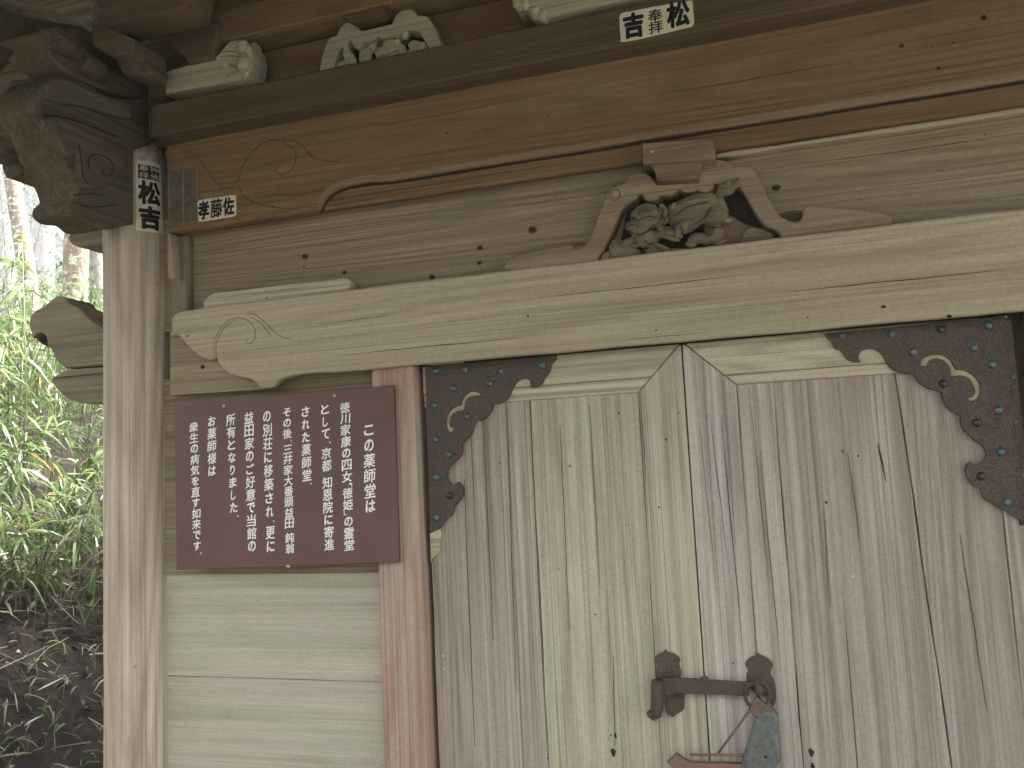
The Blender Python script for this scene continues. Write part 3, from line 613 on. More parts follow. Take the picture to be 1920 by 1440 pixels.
# left-facing noses: one under the head beam, one on the door beam
lo = P([(205, 395), (160, 405)], -.01) + cr(P([(150, 420), (140, 428), (130, 438), (127, 447), (131, 455), (141, 461), (160, 462), (205, 455)], -.01), 3)
slab('beam_nose', lo, -.01, .10, W_NOSEX, hall, .006, 2)['label'] = 'small beam end left of the pillar top'
upn = cr(P([(205, 330), (120, 330), (96, 330), (80, 342), (92, 360), (104, 376), (110, 384), (122, 394), (140, 404), (205, 410)], .0), 3)
slab('beam_nose', upn, -.0, .10, W_NOSEX, hall, .01, 2)
ylo = -.03
dn = P([(215, 626)], ylo) + cr(P([(191, 612), (175, 605), (161, 591), (145, 576), (131, 569), (124, 560), (112, 555), (104, 556)], ylo), 3) + cr(P([(96, 561), (80, 575), (66, 582), (58, 591), (54, 605), (57, 622), (62, 634)], ylo), 3) \
   + cr(P([(68, 626), (77, 624), (86, 632), (88, 646)], ylo), 3) + cr(P([(92, 652), (99, 660), (104, 673), (121, 690)], ylo), 3) + P([(215, 683)], ylo)
nz = slab('beam_nose', dn, ylo, .10, W_NOSEX, hall, .005, 2)
nz['label'] = 'large weathered beam end curling out left of the pillar'
slab('curl_recess', cr(P([(66, 636), (70, 628), (78, 626), (86, 634), (89, 648), (78, 646)], ylo + .02), 3, True), ylo + .025, .07, M_KNOT_SHADE, nz, .003)
d2 = P([(215, 686), (123, 693), (110, 701)], ylo) + cr(P([(98, 708), (95, 715), (104, 726), (112, 736), (122, 744), (144, 754), (165, 757)], ylo), 3) + P([(215, 756)], ylo)
slab('nose_foot', d2, ylo + .001, .09, W_NOSEX, nz, .004, 2)
# dark arms and blocks
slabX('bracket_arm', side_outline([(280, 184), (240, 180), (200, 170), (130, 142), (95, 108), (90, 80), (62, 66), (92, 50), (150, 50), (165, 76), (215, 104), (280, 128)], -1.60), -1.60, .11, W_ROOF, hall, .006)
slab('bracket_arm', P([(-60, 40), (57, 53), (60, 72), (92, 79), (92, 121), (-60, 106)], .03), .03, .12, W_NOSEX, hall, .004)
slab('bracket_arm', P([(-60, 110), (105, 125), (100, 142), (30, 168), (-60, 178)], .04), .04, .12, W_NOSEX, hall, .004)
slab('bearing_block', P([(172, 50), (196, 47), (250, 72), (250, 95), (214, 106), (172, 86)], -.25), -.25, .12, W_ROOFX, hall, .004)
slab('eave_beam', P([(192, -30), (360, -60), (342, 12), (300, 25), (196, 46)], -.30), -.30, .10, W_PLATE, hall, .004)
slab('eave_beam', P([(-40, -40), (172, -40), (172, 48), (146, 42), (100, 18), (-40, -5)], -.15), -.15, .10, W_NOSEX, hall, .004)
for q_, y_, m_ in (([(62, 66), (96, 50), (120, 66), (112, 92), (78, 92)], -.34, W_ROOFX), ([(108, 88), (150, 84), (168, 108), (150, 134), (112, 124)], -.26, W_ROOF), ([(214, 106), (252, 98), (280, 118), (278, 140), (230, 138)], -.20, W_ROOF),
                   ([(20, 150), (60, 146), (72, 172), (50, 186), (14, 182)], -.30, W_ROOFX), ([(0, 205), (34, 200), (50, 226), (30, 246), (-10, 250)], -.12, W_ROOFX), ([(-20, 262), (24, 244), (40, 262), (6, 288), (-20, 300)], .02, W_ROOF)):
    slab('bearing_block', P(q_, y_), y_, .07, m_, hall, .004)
# --- roof: rafters, boarding and eaves in front and along the left side
bm = bmesh.new()
def quad3(bm, a, b, c, d): bm.faces.new([bm.verts.new(v) for v in (a, b, c, d)])
ZR, SL, EV, EVL = 3.03, .40, 1.50, .78
def roof_pt(x, y, up=0.0):
    out = max(0.0, -y, -1.65 - x)
    return (x, y, ZR + .10 + up - SL * out)
for u in (0.0, .06):
    quad3(bm, roof_pt(-1.65, .3, u), roof_pt(2.6, .3, u), roof_pt(2.6, -EV, u), roof_pt(-1.65 - EVL, -EV, u) if False else (-1.65 - EVL, -EV, ZR + .10 + u - SL * EV))
    quad3(bm, (-1.65 - EVL, 3.2, ZR + .1 + u - SL * EVL), (-1.65, 3.2, ZR + .1 + u), (-1.65, .3, ZR + .1 + u), (-1.65 - EVL, -EV, ZR + .1 + u - SL * EV))
    quad3(bm, (-1.65, .3, ZR + .1 + u), (-1.65, 3.2, ZR + .1 + u), (2.6, 3.2, ZR + .1 + u), (2.6, .3, ZR + .1 + u))
bm_obj('roof_boarding', bm, W_ROOFX, hall)
def bar(name, a, b, w_, h_, mat):
    a, b = Vector(a), Vector(b); t = (b - a).normalized(); s_ = t.cross(Vector((0, 0, 1))).normalized(); u_ = s_.cross(t)
    bm = bmesh.new(); vs = [[bm.verts.new(p + s_ * i * w_ / 2 + u_ * j * h_ / 2) for i, j in ((-1, -1), (1, -1), (1, 1), (-1, 1))] for p in (a, b)]
    bm.faces.new(vs[0][::-1]); bm.faces.new(vs[1])
    for k in range(4): bm.faces.new((vs[0][k], vs[0][(k + 1) % 4], vs[1][(k + 1) % 4], vs[1][k]))
    bmesh.ops.recalc_face_normals(bm, faces=bm.faces[:])
    return bm_obj(name, bm, mat, hall)
for i in range(24):
    x = -1.55 + i * .17
    bar('rafter', (x, .2, ZR + .05), (x, -EV + .04, ZR + .05 - SL * (EV - .04)), .06, .075, W_ROOF)
for i in range(14):
    y = .12 + i * .17
    bar('rafter', (-1.6, y, ZR + .05), (-1.65 - EVL + .04, y, ZR + .05 - SL * (EVL - .04)), .06, .075, W_ROOFX)
bar('eave_board', (-1.65 - EVL, -EV, ZR + .08 - SL * EV), (2.6, -EV, ZR + .08 - SL * EV), .05, .12, W_ROOFX)
bar('eave_board', (-1.65 - EVL, -EV, ZR + .08 - SL * EVL), (-1.65 - EVL, 3.2, ZR + .08 - SL * EVL), .05, .12, W_ROOF)
for k, (pts) in enumerate(([(4, 313), (10, 332), (21, 336), (42, 325), (42, 288), (22, 270), (4, 285)], [(43, 326), (48, 346), (62, 351), (82, 339), (82, 290), (60, 280), (43, 300)])):
    slab('eave_purlin', P(pts, .10), .10, 1.6, W_ROOF, hall, .003)
slab('bracket_arm', P([(-60, 190), (30, 175), (85, 215), (110, 290), (112, 330), (86, 326), (40, 290), (-60, 280)], .14), .14, .1, W_ROOFX, hall, .004)
# --- left bay: rail, two boards, reddish door post, jambs; plinth and floor
YW = .012
zpt2 = zm([(400, 1077), (600, 1074), (700, 1073)], YW)
zseam = zm([(400, 1269), (600, 1275.6), (700, 1279)], YW)
xw0, xw1 = -1.60, at(714, 1200, -.03)[0] + .03
slab('wall_panel', rough_rect(xw0, xw1, zseam + .0006, zpt2, .0006), YW, .02, W_PANEL, hall, .0012)
slab('wall_panel', rough_rect(xw0, xw1, .42, zseam - .0006, .0006), YW, .02, W_PANEL, hall, .0012)
slab('wall_rail', rough_rect(xw0, xw1, zpt2 + .0015, zbb + .03, .0006), YW - .004, .03, W_FRIEZE, hall, .0015)
YR = -.032
xr0 = (at(694.2, 694, YR)[0] + at(720.5, 1440, YR)[0]) / 2; xr1 = (at(776, 700, YR)[0] + at(803, 1440, YR)[0]) / 2
slab('door_post', rough_rect(xr0, xr1, .42, zbb + .01, .0007), YR, .12, W_POST, hall, .009, 3)['label'] = 'reddish post left of the doors'
slab('door_post', rough_rect(.482, .60, .42, zbb + .01, .0007), YR, .12, W_POST, hall, .009, 3)['label'] = 'post right of the doors'
slab('door_stop', rough_rect(xr1 - .002, -.78, .42, zbb + .02), .045, .02, W_ROOF, hall, .002)
slab('door_stop', rough_rect(.43, .484, .42, zbb + .02), .045, .02, W_ROOF, hall, .002)
slab('wall_panel', rough_rect(.59, XR, .42, zbb + .03), YW, .02, W_PANEL, hall, .0012)
slab('inner_lintel', rough_rect(-.84, .50, zbb - .06, zbb + .03), .05, .03, W_ROOFX, hall, .002)
box('floor_sill', -1.75, XR, -.10, .12, .32, .42, W_PLATE, hall, .006)
box('stone_plinth', -1.95, 2.0, -.35, 3.1, 0.0, .12, plain('grey_stone', (.30, .29, .27), .85, nscale=30, bump=.5), hall, .012)
for z0 in (.42, .85, 1.28, 1.71, 2.14): box('side_wall_board', -1.66, -1.63, .13, 3.0, z0, z0 + .425, W_PANEL, hall, .002)
box('back_wall', -1.66, 1.66, 3.0, 3.04, .12, 3.1, W_FRIEZE, hall, .002)
box('side_wall_board', 1.62, 1.66, .13, 3.0, .12, 3.1, W_PANEL, hall, .002)
box('side_wall_board', -1.66, -1.63, .13, 3.0, 2.567, 3.1, W_PANEL, hall, .002)
box('floor', -1.62, 1.62, .13, 3.0, .12, .40, W_ROOF, hall, .002)
# ================================================================== DOORS
YD = 0.0
def door(name, label):
    d = bpy.data.objects.new(name, None); d.empty_display_size = .1; d.location = (0, 0, 0); COL.objects.link(d)
    d.location = (-.19, 0, .42); d.parent = hall; d.matrix_parent_inverse = Matrix.Translation(-Vector(hall.location))
    d['label'] = label
    return d
ZD0 = .425
zdt = zm([(900, 677), (1100, 659), (1400, 635), (1700, 611)], YD)          # top of the leaves
zl1 = zm([(960, 751), (1190, 738)], YD); zl2 = zm([(1390, 719.5), (1660, 703)], YD)
xs = at(1281, 700, YD)[0]; xs = (xs + at(1330, 1410, YD)[0]) / 2
xL = (at(797, 720, YD)[0] + at(817, 1430, YD)[0]) / 2
xRr = at(1889, 640, YD)[0]
dl = door('door_leaf', 'left door leaf of greenish planks'); dr = door('door_leaf', 'right door leaf of silvery mauve planks')
def vx(px, py, py2, px2): return at(px, py, YD)[0], at(px2, py2, YD)[0]
# left leaf
a0 = at(1197, 737, YD)[0]; a1 = at(992, 752, YD)[0]; a1b = at(1028, 1440, YD)[0]
def plank(par, x0t, x1t, x0b, x1b, zt, mat, yf=.004, name='plank'):
    zs = [ZD0 + (zt - ZD0) * i / 30 for i in range(31)]; s = random.random() * 50
    L = [(x0b + (x0t - x0b) * (z - ZD0) / (zt - ZD0) + .0012 * wob(z * 2, s), z) for z in zs]
    Rr = [(x1b + (x1t - x1b) * (z - ZD0) / (zt - ZD0) + .0012 * wob(z * 2, s + 5), z) for z in zs]
    return slab(name, L + Rr[::-1], yf, .03, mat, par, .0016, 1)
g = .0011
zb_k = (zl1 - ZD0) / (zl1 - .855)
def ext(xt, xb, zt): return xt + (xb - xt) * (zt - ZD0) / (zt - .855)      # carry a seam seen at the photo's lower edge on down
e1 = ext(a1, a1b, zl1)
plank(dl, xL + .002, a1 - g, xL + .002, e1 - g, zl1, W_DOOR_M)
plank(dl, a1 + g, a0 - g, e1 + g, a0 - g, zl1, W_DOOR_G)
def stile(par, side):
    zt = zdt - .001; s = 11
    if side < 0:
        o = [(xs - .0012, ZD0), (xs - .0012, zt), (xs - .004, zt), (a0, zl1 - .001), (a0, ZD0)]
    else:
        o = [(xs + .0018, ZD0), (c0, ZD0), (c0, zl2 - .001), (xs + .007, zt), (xs + .0018, zt)]
    return slab('stile', o, .001 if side < 0 else .0, .036, W_DOOR_G if side < 0 else W_DOOR_S, par, .0016, 1)
stile(dl, -1)
zstep1 = zm([(960, 725), (1200, 711)], YD); zstep2 = zm([(1400, 699), (1660, 682)], YD)
def lerpx(xa, za, xb, zb, z): return xa + (xb - xa) * (z - za) / (zb - za)
lx = lambda z: lerpx(a0 - .001, zl1, xs - .0055, zdt, z)
slab('top_rail', [(xL, zstep1 + .0004), (lx(zstep1 + .0004), zstep1 + .0004), (lx(zdt), zdt), (xL, zdt)], -.001, .036, W_RAIL, dl, .0015)
slab('rail_moulding', [(xL, zl1 + .0005), (lx(zl1 + .0005), zl1 + .0005), (lx(zstep1 - .0006), zstep1 - .0006), (xL, zstep1 - .0006)], .0015, .03, W_RAIL, dl, .003)
# right leaf
c0 = at(1380, 720, YD)[0]; c1 = (at(1451.5, 719, YD)[0] + at(1503, 1430, YD)[0]) / 2
c2t = at(1679, 699, YD)[0]; c2b = at(1753, 1215, YD)[0]; zq = at(1753, 1215, YD)[1]
c2e = c2t + (c2b - c2t) * (zl2 - ZD0) / (zl2 - zq)
stile(dr, 1)
plank(dr, c0 + .0006, c1 - .0006, c0 + .0006, c1 - .0006, zl2, W_DOOR_S, .003)
plank(dr, c1 + .0004, c2t - g, c1 + .0004, c2e - g, zl2, W_DOOR_M)
c3 = at(1884, 981, YD)[0]
plank(dr, c2t + g, c3 - g, c2e + g, c3 - g, zl2, W_DOOR_M)
slab('stile', rough_rect(c3, xRr + .004, ZD0, zl2 + .01), .002, .034, W_DOOR_M, dr, .002)
rx_ = lambda z: lerpx(c0 + .001, zl2, xs + .0085, zdt, z)
slab('top_rail', [(rx_(zdt), zdt), (rx_(zstep2 + .0004), zstep2 + .0004), (xRr + .004, zstep2 + .0004), (xRr + .004, zdt)], -.001, .036, W_RAIL, dr, .0015)
slab('rail_moulding', [(rx_(zstep2 - .0006), zstep2 - .0006), (rx_(zl2 + .0005), zl2 + .0005), (c3, zl2 + .0005), (c3, zstep2 - .0006)], .0015, .03, W_RAIL, dr, .003)
# split in the stile and shakes in the planks: thin dark wedges lying in the surface
def shake(par, px0, py0, px1, py1, wd, y):
    a, b = at(px0, py0, y), at(px1, py1, y); n = 14; s = random.random() * 9
    L, Rr = [], []
    for i in range(n + 1):
        t = i / n; x = a[0] + (b[0] - a[0]) * t + .0008 * wob(t * 1.5, s); z = a[1] + (b[1] - a[1]) * t; h = wd * math.sin(math.pi * min(1, t * .9 + .08)) / 2
        L.append((x - h, z)); Rr.append((x + h, z))
    return slab('shake', L + Rr[::-1], y - .0008, .002, M_KNOT_SHADE, par, .0002)
for q_ in ((1425, 845, 1470, 1320, .0014), (1352, 780, 1395, 1240, .0016), (1330, 770, 1368, 1080, .0012), (1312, 800, 1345, 1120, .0009), (1405, 730, 1440, 1080, .0012)): shake(dr, *q_, .0)
for q_ in ((1646, 830, 1662, 905, .003), (1590, 850, 1612, 1010, .0010), (1545, 960, 1556, 1140, .0010), (1800, 1000, 1850, 1330, .0012)): shake(dr, *q_, .003)
for q_ in ((1200, 737, 1212, 900, .0016), ): shake(dl, *q_, .001)
for q_ in ((1150, 1230, 1153, 1400, .0014), (1050, 800, 1068, 1180, .0009), (905, 760, 925, 1200, .0008), (950, 760, 968, 1300, .0009), (870, 900, 890, 1400, .0010), (1105, 760, 1125, 1100, .0008)): shake(dl, *q_, .003)
def slot(par, px, py, w_, h_, y, mat=None):
    x, z = at(px, py, y)
    slab('worm_hole', [(x + math.cos(t) * w_ * (1 + .25 * math.sin(3 * t + px)), z + math.sin(t) * h_ * (1 + .2 * math.sin(2 * t + py))) for t in [i * math.pi / 8 for i in range(16)]], y - .0007, .0022, mat or M_KNOT_SHADE, par, .0002)
for q_ in ((1150, 1411, .0052, .0085), (1154, 1379, .0028, .006), (1145, 1379, .0018, .0018)): slot(dl, *q_, .0035)
for q_ in ((1249, 824, .0022, .0032), (1272, 774, .0012, .003), (1236, 951, .0018, .0028), (1068, 874, .0018, .0026), (1160, 775, .0016, .003), (1144, 711, .0014, .0016)): slot(dl, *q_, .001)
for q_ in ((1521, 1411, .0052, .0075), (1524, 1436, .004, .006)): slot(dr, *q_, .0035)
for q_ in ((1549, 942, .0022, .003), (1609, 855, .0014, .003), (1580, 846, .003, .003)): slot(dr, *q_, .003, M_KNOTR if q_[0] == 1580 else None)
for q_ in ((1599, 1080, .0022, .0036), (1340, 664, .0036, .0016), (1427, 676, .003, .0014)): slot(dr, *q_, .0005 if q_[1] > 700 else -.0012, M_NAIL)
for q_ in ((831, 1230, .0018, .003), (833, 1254, .0018, .0022), (1246, 960, .0014, .005)): slot(dl, *q_, .0035, M_NAIL)
# broken lip at the outer edge below the fitting
slab('edge_strip', P([(806, 1000), (828, 990), (824, 1036), (812, 1046), (808, 1056)], -.002), -.003, .008, W_RAIL, dl, .001)
# iron corner fittings with scalloped edges and an S-shaped cut
def z6(pts): return [(780 + x / 3.4286, 600 + y / 3.4286) for x, y in pts]
def z7(pts): return [(1340 + x / 3.2724, 560 + y / 3.2724) for x, y in pts]
def scal(groups, Y, f):
    o = []
    for g_ in groups: o += (cr(P(f(g_), Y), 4) if len(g_) > 2 else P(f(g_), Y))
    return o
YF = -.008
fl_o = [at(797, 689, YF)] + scal([[(300, 277), (600, 251)], [(898, 224), (900, 250), (868, 292)], [(865, 318), (855, 340), (828, 372)], [(826, 380), (806, 414), (770, 432), (735, 431)],
        [(732, 392), (712, 376), (690, 374), (660, 388), (638, 414), (616, 448)], [(612, 462), (600, 492), (568, 522), (535, 535), (498, 540)], [(492, 568), (478, 598), (445, 630), (412, 645), (382, 652)],
        [(372, 690), (352, 738), (318, 776), (292, 798)], [(298, 822), (296, 850), (278, 885), (245, 915), (224, 936)], [(205, 960), (203, 1010), (213, 1042), (240, 1060), (268, 1042)],
        [(276, 1042), (298, 1072), (302, 1115), (282, 1160), (246, 1196)], [(244, 1206), (238, 1240), (216, 1266), (192, 1280)], [(184, 1300), (160, 1332), (120, 1356), (88, 1370)]], YF, z6)
fl_i = scal([[(418, 484), (395, 466), (355, 462), (322, 480), (300, 508), (290, 545)], [(286, 548), (240, 566), (208, 600), (194, 648), (198, 694), (214, 718), (236, 712), (241, 690)], [(238, 686), (226, 692), (216, 670), (220, 625), (246, 594), (285, 580), (304, 584)], [(308, 572), (312, 535), (330, 504), (356, 488), (385, 484)]], YF, z6)
cfl = slab('corner_fitting', [fl_o, fl_i], YF, .0075, M_IRON, dl, .0012)
fr_o = scal([[(682, 214), (1100, 173)], [(1600, 122), (1782, 105)], [(1795, 350), (1830, 650)], [(1868, 1000), (1898, 1362)], [(1885, 1362), (1850, 1345), (1812, 1322), (1795, 1305)], [(1770, 1296), (1730, 1278), (1705, 1250)],
        [(1680, 1246), (1650, 1220), (1632, 1170)], [(1620, 1162), (1580, 1138), (1546, 1085), (1540, 1035), (1562, 998)], [(1566, 1002), (1585, 1014), (1620, 1014), (1650, 990), (1662, 950), (1645, 905), (1606, 876)],
        [(1596, 868), (1555, 836), (1515, 785), (1508, 720)], [(1498, 714), (1440, 678), (1404, 625), (1390, 572)], [(1376, 566), (1310, 552), (1252, 512), (1218, 462)], [(1205, 458), (1140, 456), (1090, 432), (1052, 388)], [(1048, 380), (1020, 335), (975, 308), (920, 312), (888, 340), (886, 372), (900, 388)],
        [(890, 389), (845, 387), (800, 358), (776, 322)], [(770, 316), (735, 302), (716, 262)], [(708, 256), (690, 240), (676, 222)]], YF, z7)
fr_i = scal([[(1266, 408), (1272, 378), (1310, 352), (1355, 343), (1400, 347), (1440, 372), (1462, 405), (1474, 430)], [(1482, 436), (1530, 440), (1580, 466), (1618, 508), (1630, 555), (1622, 595), (1598, 620), (1566, 626)], [(1558, 612), (1586, 602), (1600, 575), (1592, 535), (1565, 492), (1520, 472), (1458, 474)], [(1452, 470), (1446, 425), (1420, 388), (1380, 368), (1335, 370), (1308, 388), (1295, 414)]], YF, z7)
cfr = slab('corner_fitting', [fr_o, fr_i], YF, .0075, M_IRON, dr, .0012)
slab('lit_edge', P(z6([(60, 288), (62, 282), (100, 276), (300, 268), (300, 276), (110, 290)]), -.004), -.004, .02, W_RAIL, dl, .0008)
M_FRESH = plain('unweathered_wood', (.46, .40, .26), .8, nscale=40, bump=.15)
slab('fresh_wood', P(z6([(180, 560), (280, 480), (360, 445), (440, 450), (430, 520), (330, 560), (250, 620), (260, 730), (190, 735)]), -.003), -.0035, .006, M_FRESH, dl, .0003)
slab('fresh_wood', P(z7([(1240, 330), (1450, 330), (1500, 430), (1600, 440), (1650, 560), (1600, 650), (1530, 640), (1560, 560), (1500, 490), (1420, 480), (1400, 400), (1240, 430)]), -.003), -.0035, .006, M_FRESH, dr, .0003)
def rivets(par, pts, f, Y, special=(), h=.0068, r=.0088):
    for i, p in enumerate(pts):
        px, py = f([p])[0]; x, z = at(px, py, Y); bm = bmesh.new(); dome(bm, (x, Y + .0002, z), r, h)
        bm_obj('rivet', bm, M_RIVETD if i in special else M_RIVET, par, True)
rivets(dl, [(128, 328), (315, 320), (545, 330), (808, 293), (475, 408), (240, 440), (118, 550), (328, 620), (128, 768), (208, 865), (132, 1012), (218, 1128), (132, 1270)], z6, YF, (11,))
rivets(dr, [(780, 228), (1088, 218), (1393, 188), (1680, 165), (1218, 328), (1592, 300), (1703, 405), (1405, 522), (1742, 685), (1612, 762), (1757, 940), (1638, 1090), (1797, 1248)], z7, YF, (2, 7, 9, 11))
# the fitting's return round the door's outer edge, with rivets on it
slab('corner_return', P([(1876, 594), (1897, 600), (1914, 760), (1934, 985), (1912, 985), (1896, 800)], -.0), -.0045, .02, M_IRON, dr, .003)
rivets(dr, [(1898.7, 707), (1904, 792), (1916.5, 891)], lambda q: q, -.0008, (), .006, .0065)
# ------------------------------------------------ hasp with its plates, bar and pin
def z8(pts): return [(1140 + x / 4.5714, 1160 + y / 4.5714) for x, y in pts]
def ir(name, groups, yf_, th, mat, par, bev=.0012): return slab(name, scal(groups, yf_, z8), yf_, th, mat, par, bev, 2)
ir('hasp_plate', [[(405, 510), (408, 440), (420, 400), (402, 380), (398, 345), (428, 305), (470, 290), (492, 266), (515, 288), (560, 296), (606, 330), (618, 360), (610, 396), (628, 450), (625, 500)], [(622, 515), (600, 530)], [(420, 530), (405, 520)]], -.004, .005, M_IRONR, dl)
ir('hasp_plate', [[(488, 640), (652, 640)], [(656, 700), (650, 775), (600, 812), (553, 845)], [(548, 842), (500, 806), (488, 740)]], -.004, .005, M_IRONR, dl)
ir('hasp_sleeve', [[(470, 512), (572, 508)], [(574, 600), (570, 660)], [(520, 664), (470, 660)]], -.020, .022, M_IRONR, dl, .003)
ir('hasp_lip', [[(468, 458), (542, 458)], [(540, 470), (470, 470)]], -.0075, .004, M_IRONR, dl, .0008)
zc = z8([(405, 530), (425, 530), (425, 600), (425, 690), (420, 770), (408, 815), (388, 832), (360, 815), (345, 792)])
tube('hasp_pin', [Vector((*[at(x, y, -.018)[i] for i in (0,)], -.018, at(x, y, -.018)[1])) for x, y in zc[1:]], [.0125, .014, .014, .0135, .0125, .0105, .008, .005], M_IRONR, dl, 12)
ir('hasp_bar', [[(560, 512), (800, 520), (1000, 534), (1210, 546)], [(1212, 610), (1210, 668)], [(1180, 668), (1000, 655), (860, 650), (700, 645), (566, 640)]], -.024, .008, M_IRONR, dl, .002)
ir('hasp_knuckle', [[(780, 516), (800, 502), (830, 496), (850, 504), (866, 524)], [(866, 540), (780, 540)]], -.026, .008, M_IRONR, dl, .002)
ir('hasp_plate', [[(1188, 560), (1186, 480), (1198, 440), (1178, 400), (1182, 370), (1220, 332), (1262, 318), (1288, 294), (1312, 314), (1360, 332), (1404, 372), (1412, 410), (1398, 450), (1396, 480)], [(1420, 520), (1434, 580), (1440, 680), (1434, 720), (1410, 760), (1380, 700)], [(1300, 640), (1200, 600)]], -.004, .006, M_IRONR, dr)
zr = [(1280 + 106 * math.cos(t), 662 + 108 * math.sin(t)) for t in [i * math.pi / 14 for i in range(29)]]
bm = bmesh.new(); zz = z8(zr); add_tube(bm, [Vector((at(x, y, -.036)[0], -.030 - .004 * math.sin(i * .22), at(x, y, -.036)[1])) for i, (x, y) in enumerate(zz)], .0036, 8, False)
bmesh.ops.recalc_face_normals(bm, faces=bm.faces[:]); bm_obj('hasp_ring', bm, M_IRONR, dr, True)
ir('hasp_staple', [[(1255, 575), (1290, 565), (1330, 590), (1330, 640), (1300, 660), (1262, 640)]], -.034, .03, M_IRONR, dr, .004)

# ------------------------------------------------ padlock hanging from the ring
YL = -.048
lock = thing('padlock', 'chipped grey-green padlock with rusty neck hanging from the door hasp', 'padlock', (*[at(1440, 1500, YL)[0]], YL, at(1440, 1500, YL)[1]))
ir('neck', [[(1272, 668), (1345, 735)], [(1435, 800), (1462, 830)], [(1440, 850), (1300, 850)], [(1266, 856), (1200, 790)]], YL, .022, M_LOCKB, lock, .004)
ir('body', [[(1288, 838), (1330, 800), (1420, 800)], [(1458, 850), (1462, 900)], [(1462, 1080), (1478, 1130), (1476, 1220), (1440, 1290)], [(1430, 1500), (1400, 1560)], [(1120, 1560), (1100, 1500)], [(1128, 1290), (1180, 1120)], [(1230, 960), (1270, 860)]], YL - .003, .026, M_LOCK, lock, .006)
for q_ in ((1350, 1185, .0030, M_KNOT_SHADE), (1275, 1085, .0020, M_RUST), (1335, 1072, .0016, M_RUST), (1190, 1210, .0022, M_RUST), (1270, 1240, .0018, M_RUST), (1446, 1150, .0030, M_RUST), (1405, 995, .0014, M_RUST), (1262, 980, .0012, M_RUST), (1330, 1165, .005, M_RUST)):
    px, py = z8([q_[:2]])[0]; slot(lock, px, py, q_[2], q_[2] * .9, YL - .0028 if q_[3] is M_RUST else YL - .0034, q_[3])
def rod(name, pts, r, y, mat): return tube(name, [Vector((at(x, y_, y)[0], y, at(x, y_, y)[1])) for x, y_ in z8(pts)], r, mat, lock, 8)
rod('spring_rod', [(1205, 800), (1080, 970), (945, 1150)], .0026, YL + .012, M_RUST)
rod('shackle', [(1180, 1172), (900, 1166), (700, 1164)], .0028, YL + .004, M_RUST)
ir('shackle_bar', [[(505, 1235), (582, 1165)], [(650, 1214), (700, 1240)], [(1160, 1252), (1160, 1330)], [(700, 1330), (600, 1330)]], YL, .02, M_RUST, lock, .003)
# ================================================================== SIGN AND PAPER CHARMS
YS = -.046
sx0 = (at(327, 757, YS)[0] + at(331, 1069, YS)[0]) / 2; sx1 = (at(738, 722, YS)[0] + at(748, 1054, YS)[0]) / 2
c4 = P([(327, 757.5), (738, 722), (748.5, 1054), (331, 1069)], YS)
sign = thing('information_sign', 'maroon board with white vertical Japanese writing, fixed beside the reddish post', 'sign', ((c4[0][0] + c4[1][0]) / 2, YS, c4[2][1]))
slab('board', [c4[3], c4[2], c4[1], c4[0]], YS, .009, M_SIGN, sign, .0012)
cols = [("この薬師堂は", 1525, 290, 1541, 972, 92, [1] * 6), ("徳川家康の四女「徳姫」の霊堂", 1346, 134, 1382, 1250, 82, None), ("として、京都 知恩院に寄進", 1196, 143, 1232, 1250, 80, None),
        ("された薬師堂。", 1050, 160, 1066, 778, 76, None), ("その後、三井家大番頭益田 鈍翁", 912, 172, 936, 1272, 76, None), ("の別荘に移築され、更に", 761, 193, 793, 1268, 78, None),
        ("益田家のご好意で当館の", 626, 205, 652, 1265, 80, None), ("所有となりました。", 489, 222, 518, 1020, 78, None), ("お薬師様は", 350, 232, 352, 697, 76, None), ("衆生の病気を直す如来です。", 213, 282, 242, 1295, 76, None)]
SM = {'、': .55, '。': .5, '「': .42, '」': .42, ' ': .35, 'し': 1.0, '三': .85, '川': .9}
fn = lambda x, z, l: (x, YS - .0006 - l, z)
for txt, tx, ty, bx, by, cw, _ in cols:
    bm = bmesh.new(); wts = [SM.get(ch, 1.0) for ch in txt]; tot = sum(wts); acc = 0
    for ch, wt in zip(txt, wts):
        t0, t1 = acc / tot, (acc + wt) / tot; acc += wt; t = (t0 + t1) / 2
        cx, cy = 310 + (tx + (bx - tx) * t) / 4, 720 + (ty + (by - ty) * t) / 4
        hpx = (by - ty) * wt / tot / 4; k = (YS + D) / ray(cx, cy)[1] / F; x, z = at(cx, cy, YS)
        big = cw > 90
        if ch == ' ': continue
        if ch in '、。': add_glyph(bm, ch if ch == '、' else '・', x + cw / 4 * k * .42, z + hpx * k * .12, cw / 4 * k * .17, cw / 4 * k * (.24 if ch == '、' else .15), fn, .02)
        elif ch == '「': add_glyph(bm, '¬', x + cw / 4 * k * .34, z - hpx * k * .1, cw / 4 * k * .3, hpx * k * .95, fn, .03)
        elif ch == '」': add_glyph(bm, 'L', x - cw / 4 * k * .30, z + hpx * k * .1, cw / 4 * k * .3, hpx * k * .95, fn, .0)
        else:
            kana = '\u3040' <= ch <= '\u30ff'
            w_ = cw / 4 * k * (.86 if kana else 1.02); h_ = hpx * k * (.80 if kana else .93)
            if ch in 'しり': w_ *= .62
            if ch in 'こ': h_ *= .85
            add_glyph(bm, ch, x, z, w_, h_, fn, .028 if kana else .0165, R_(random.uniform(-1.5, 1.5)), True, .05)
    bm_obj('lettering', bm, M_WHITE, sign)
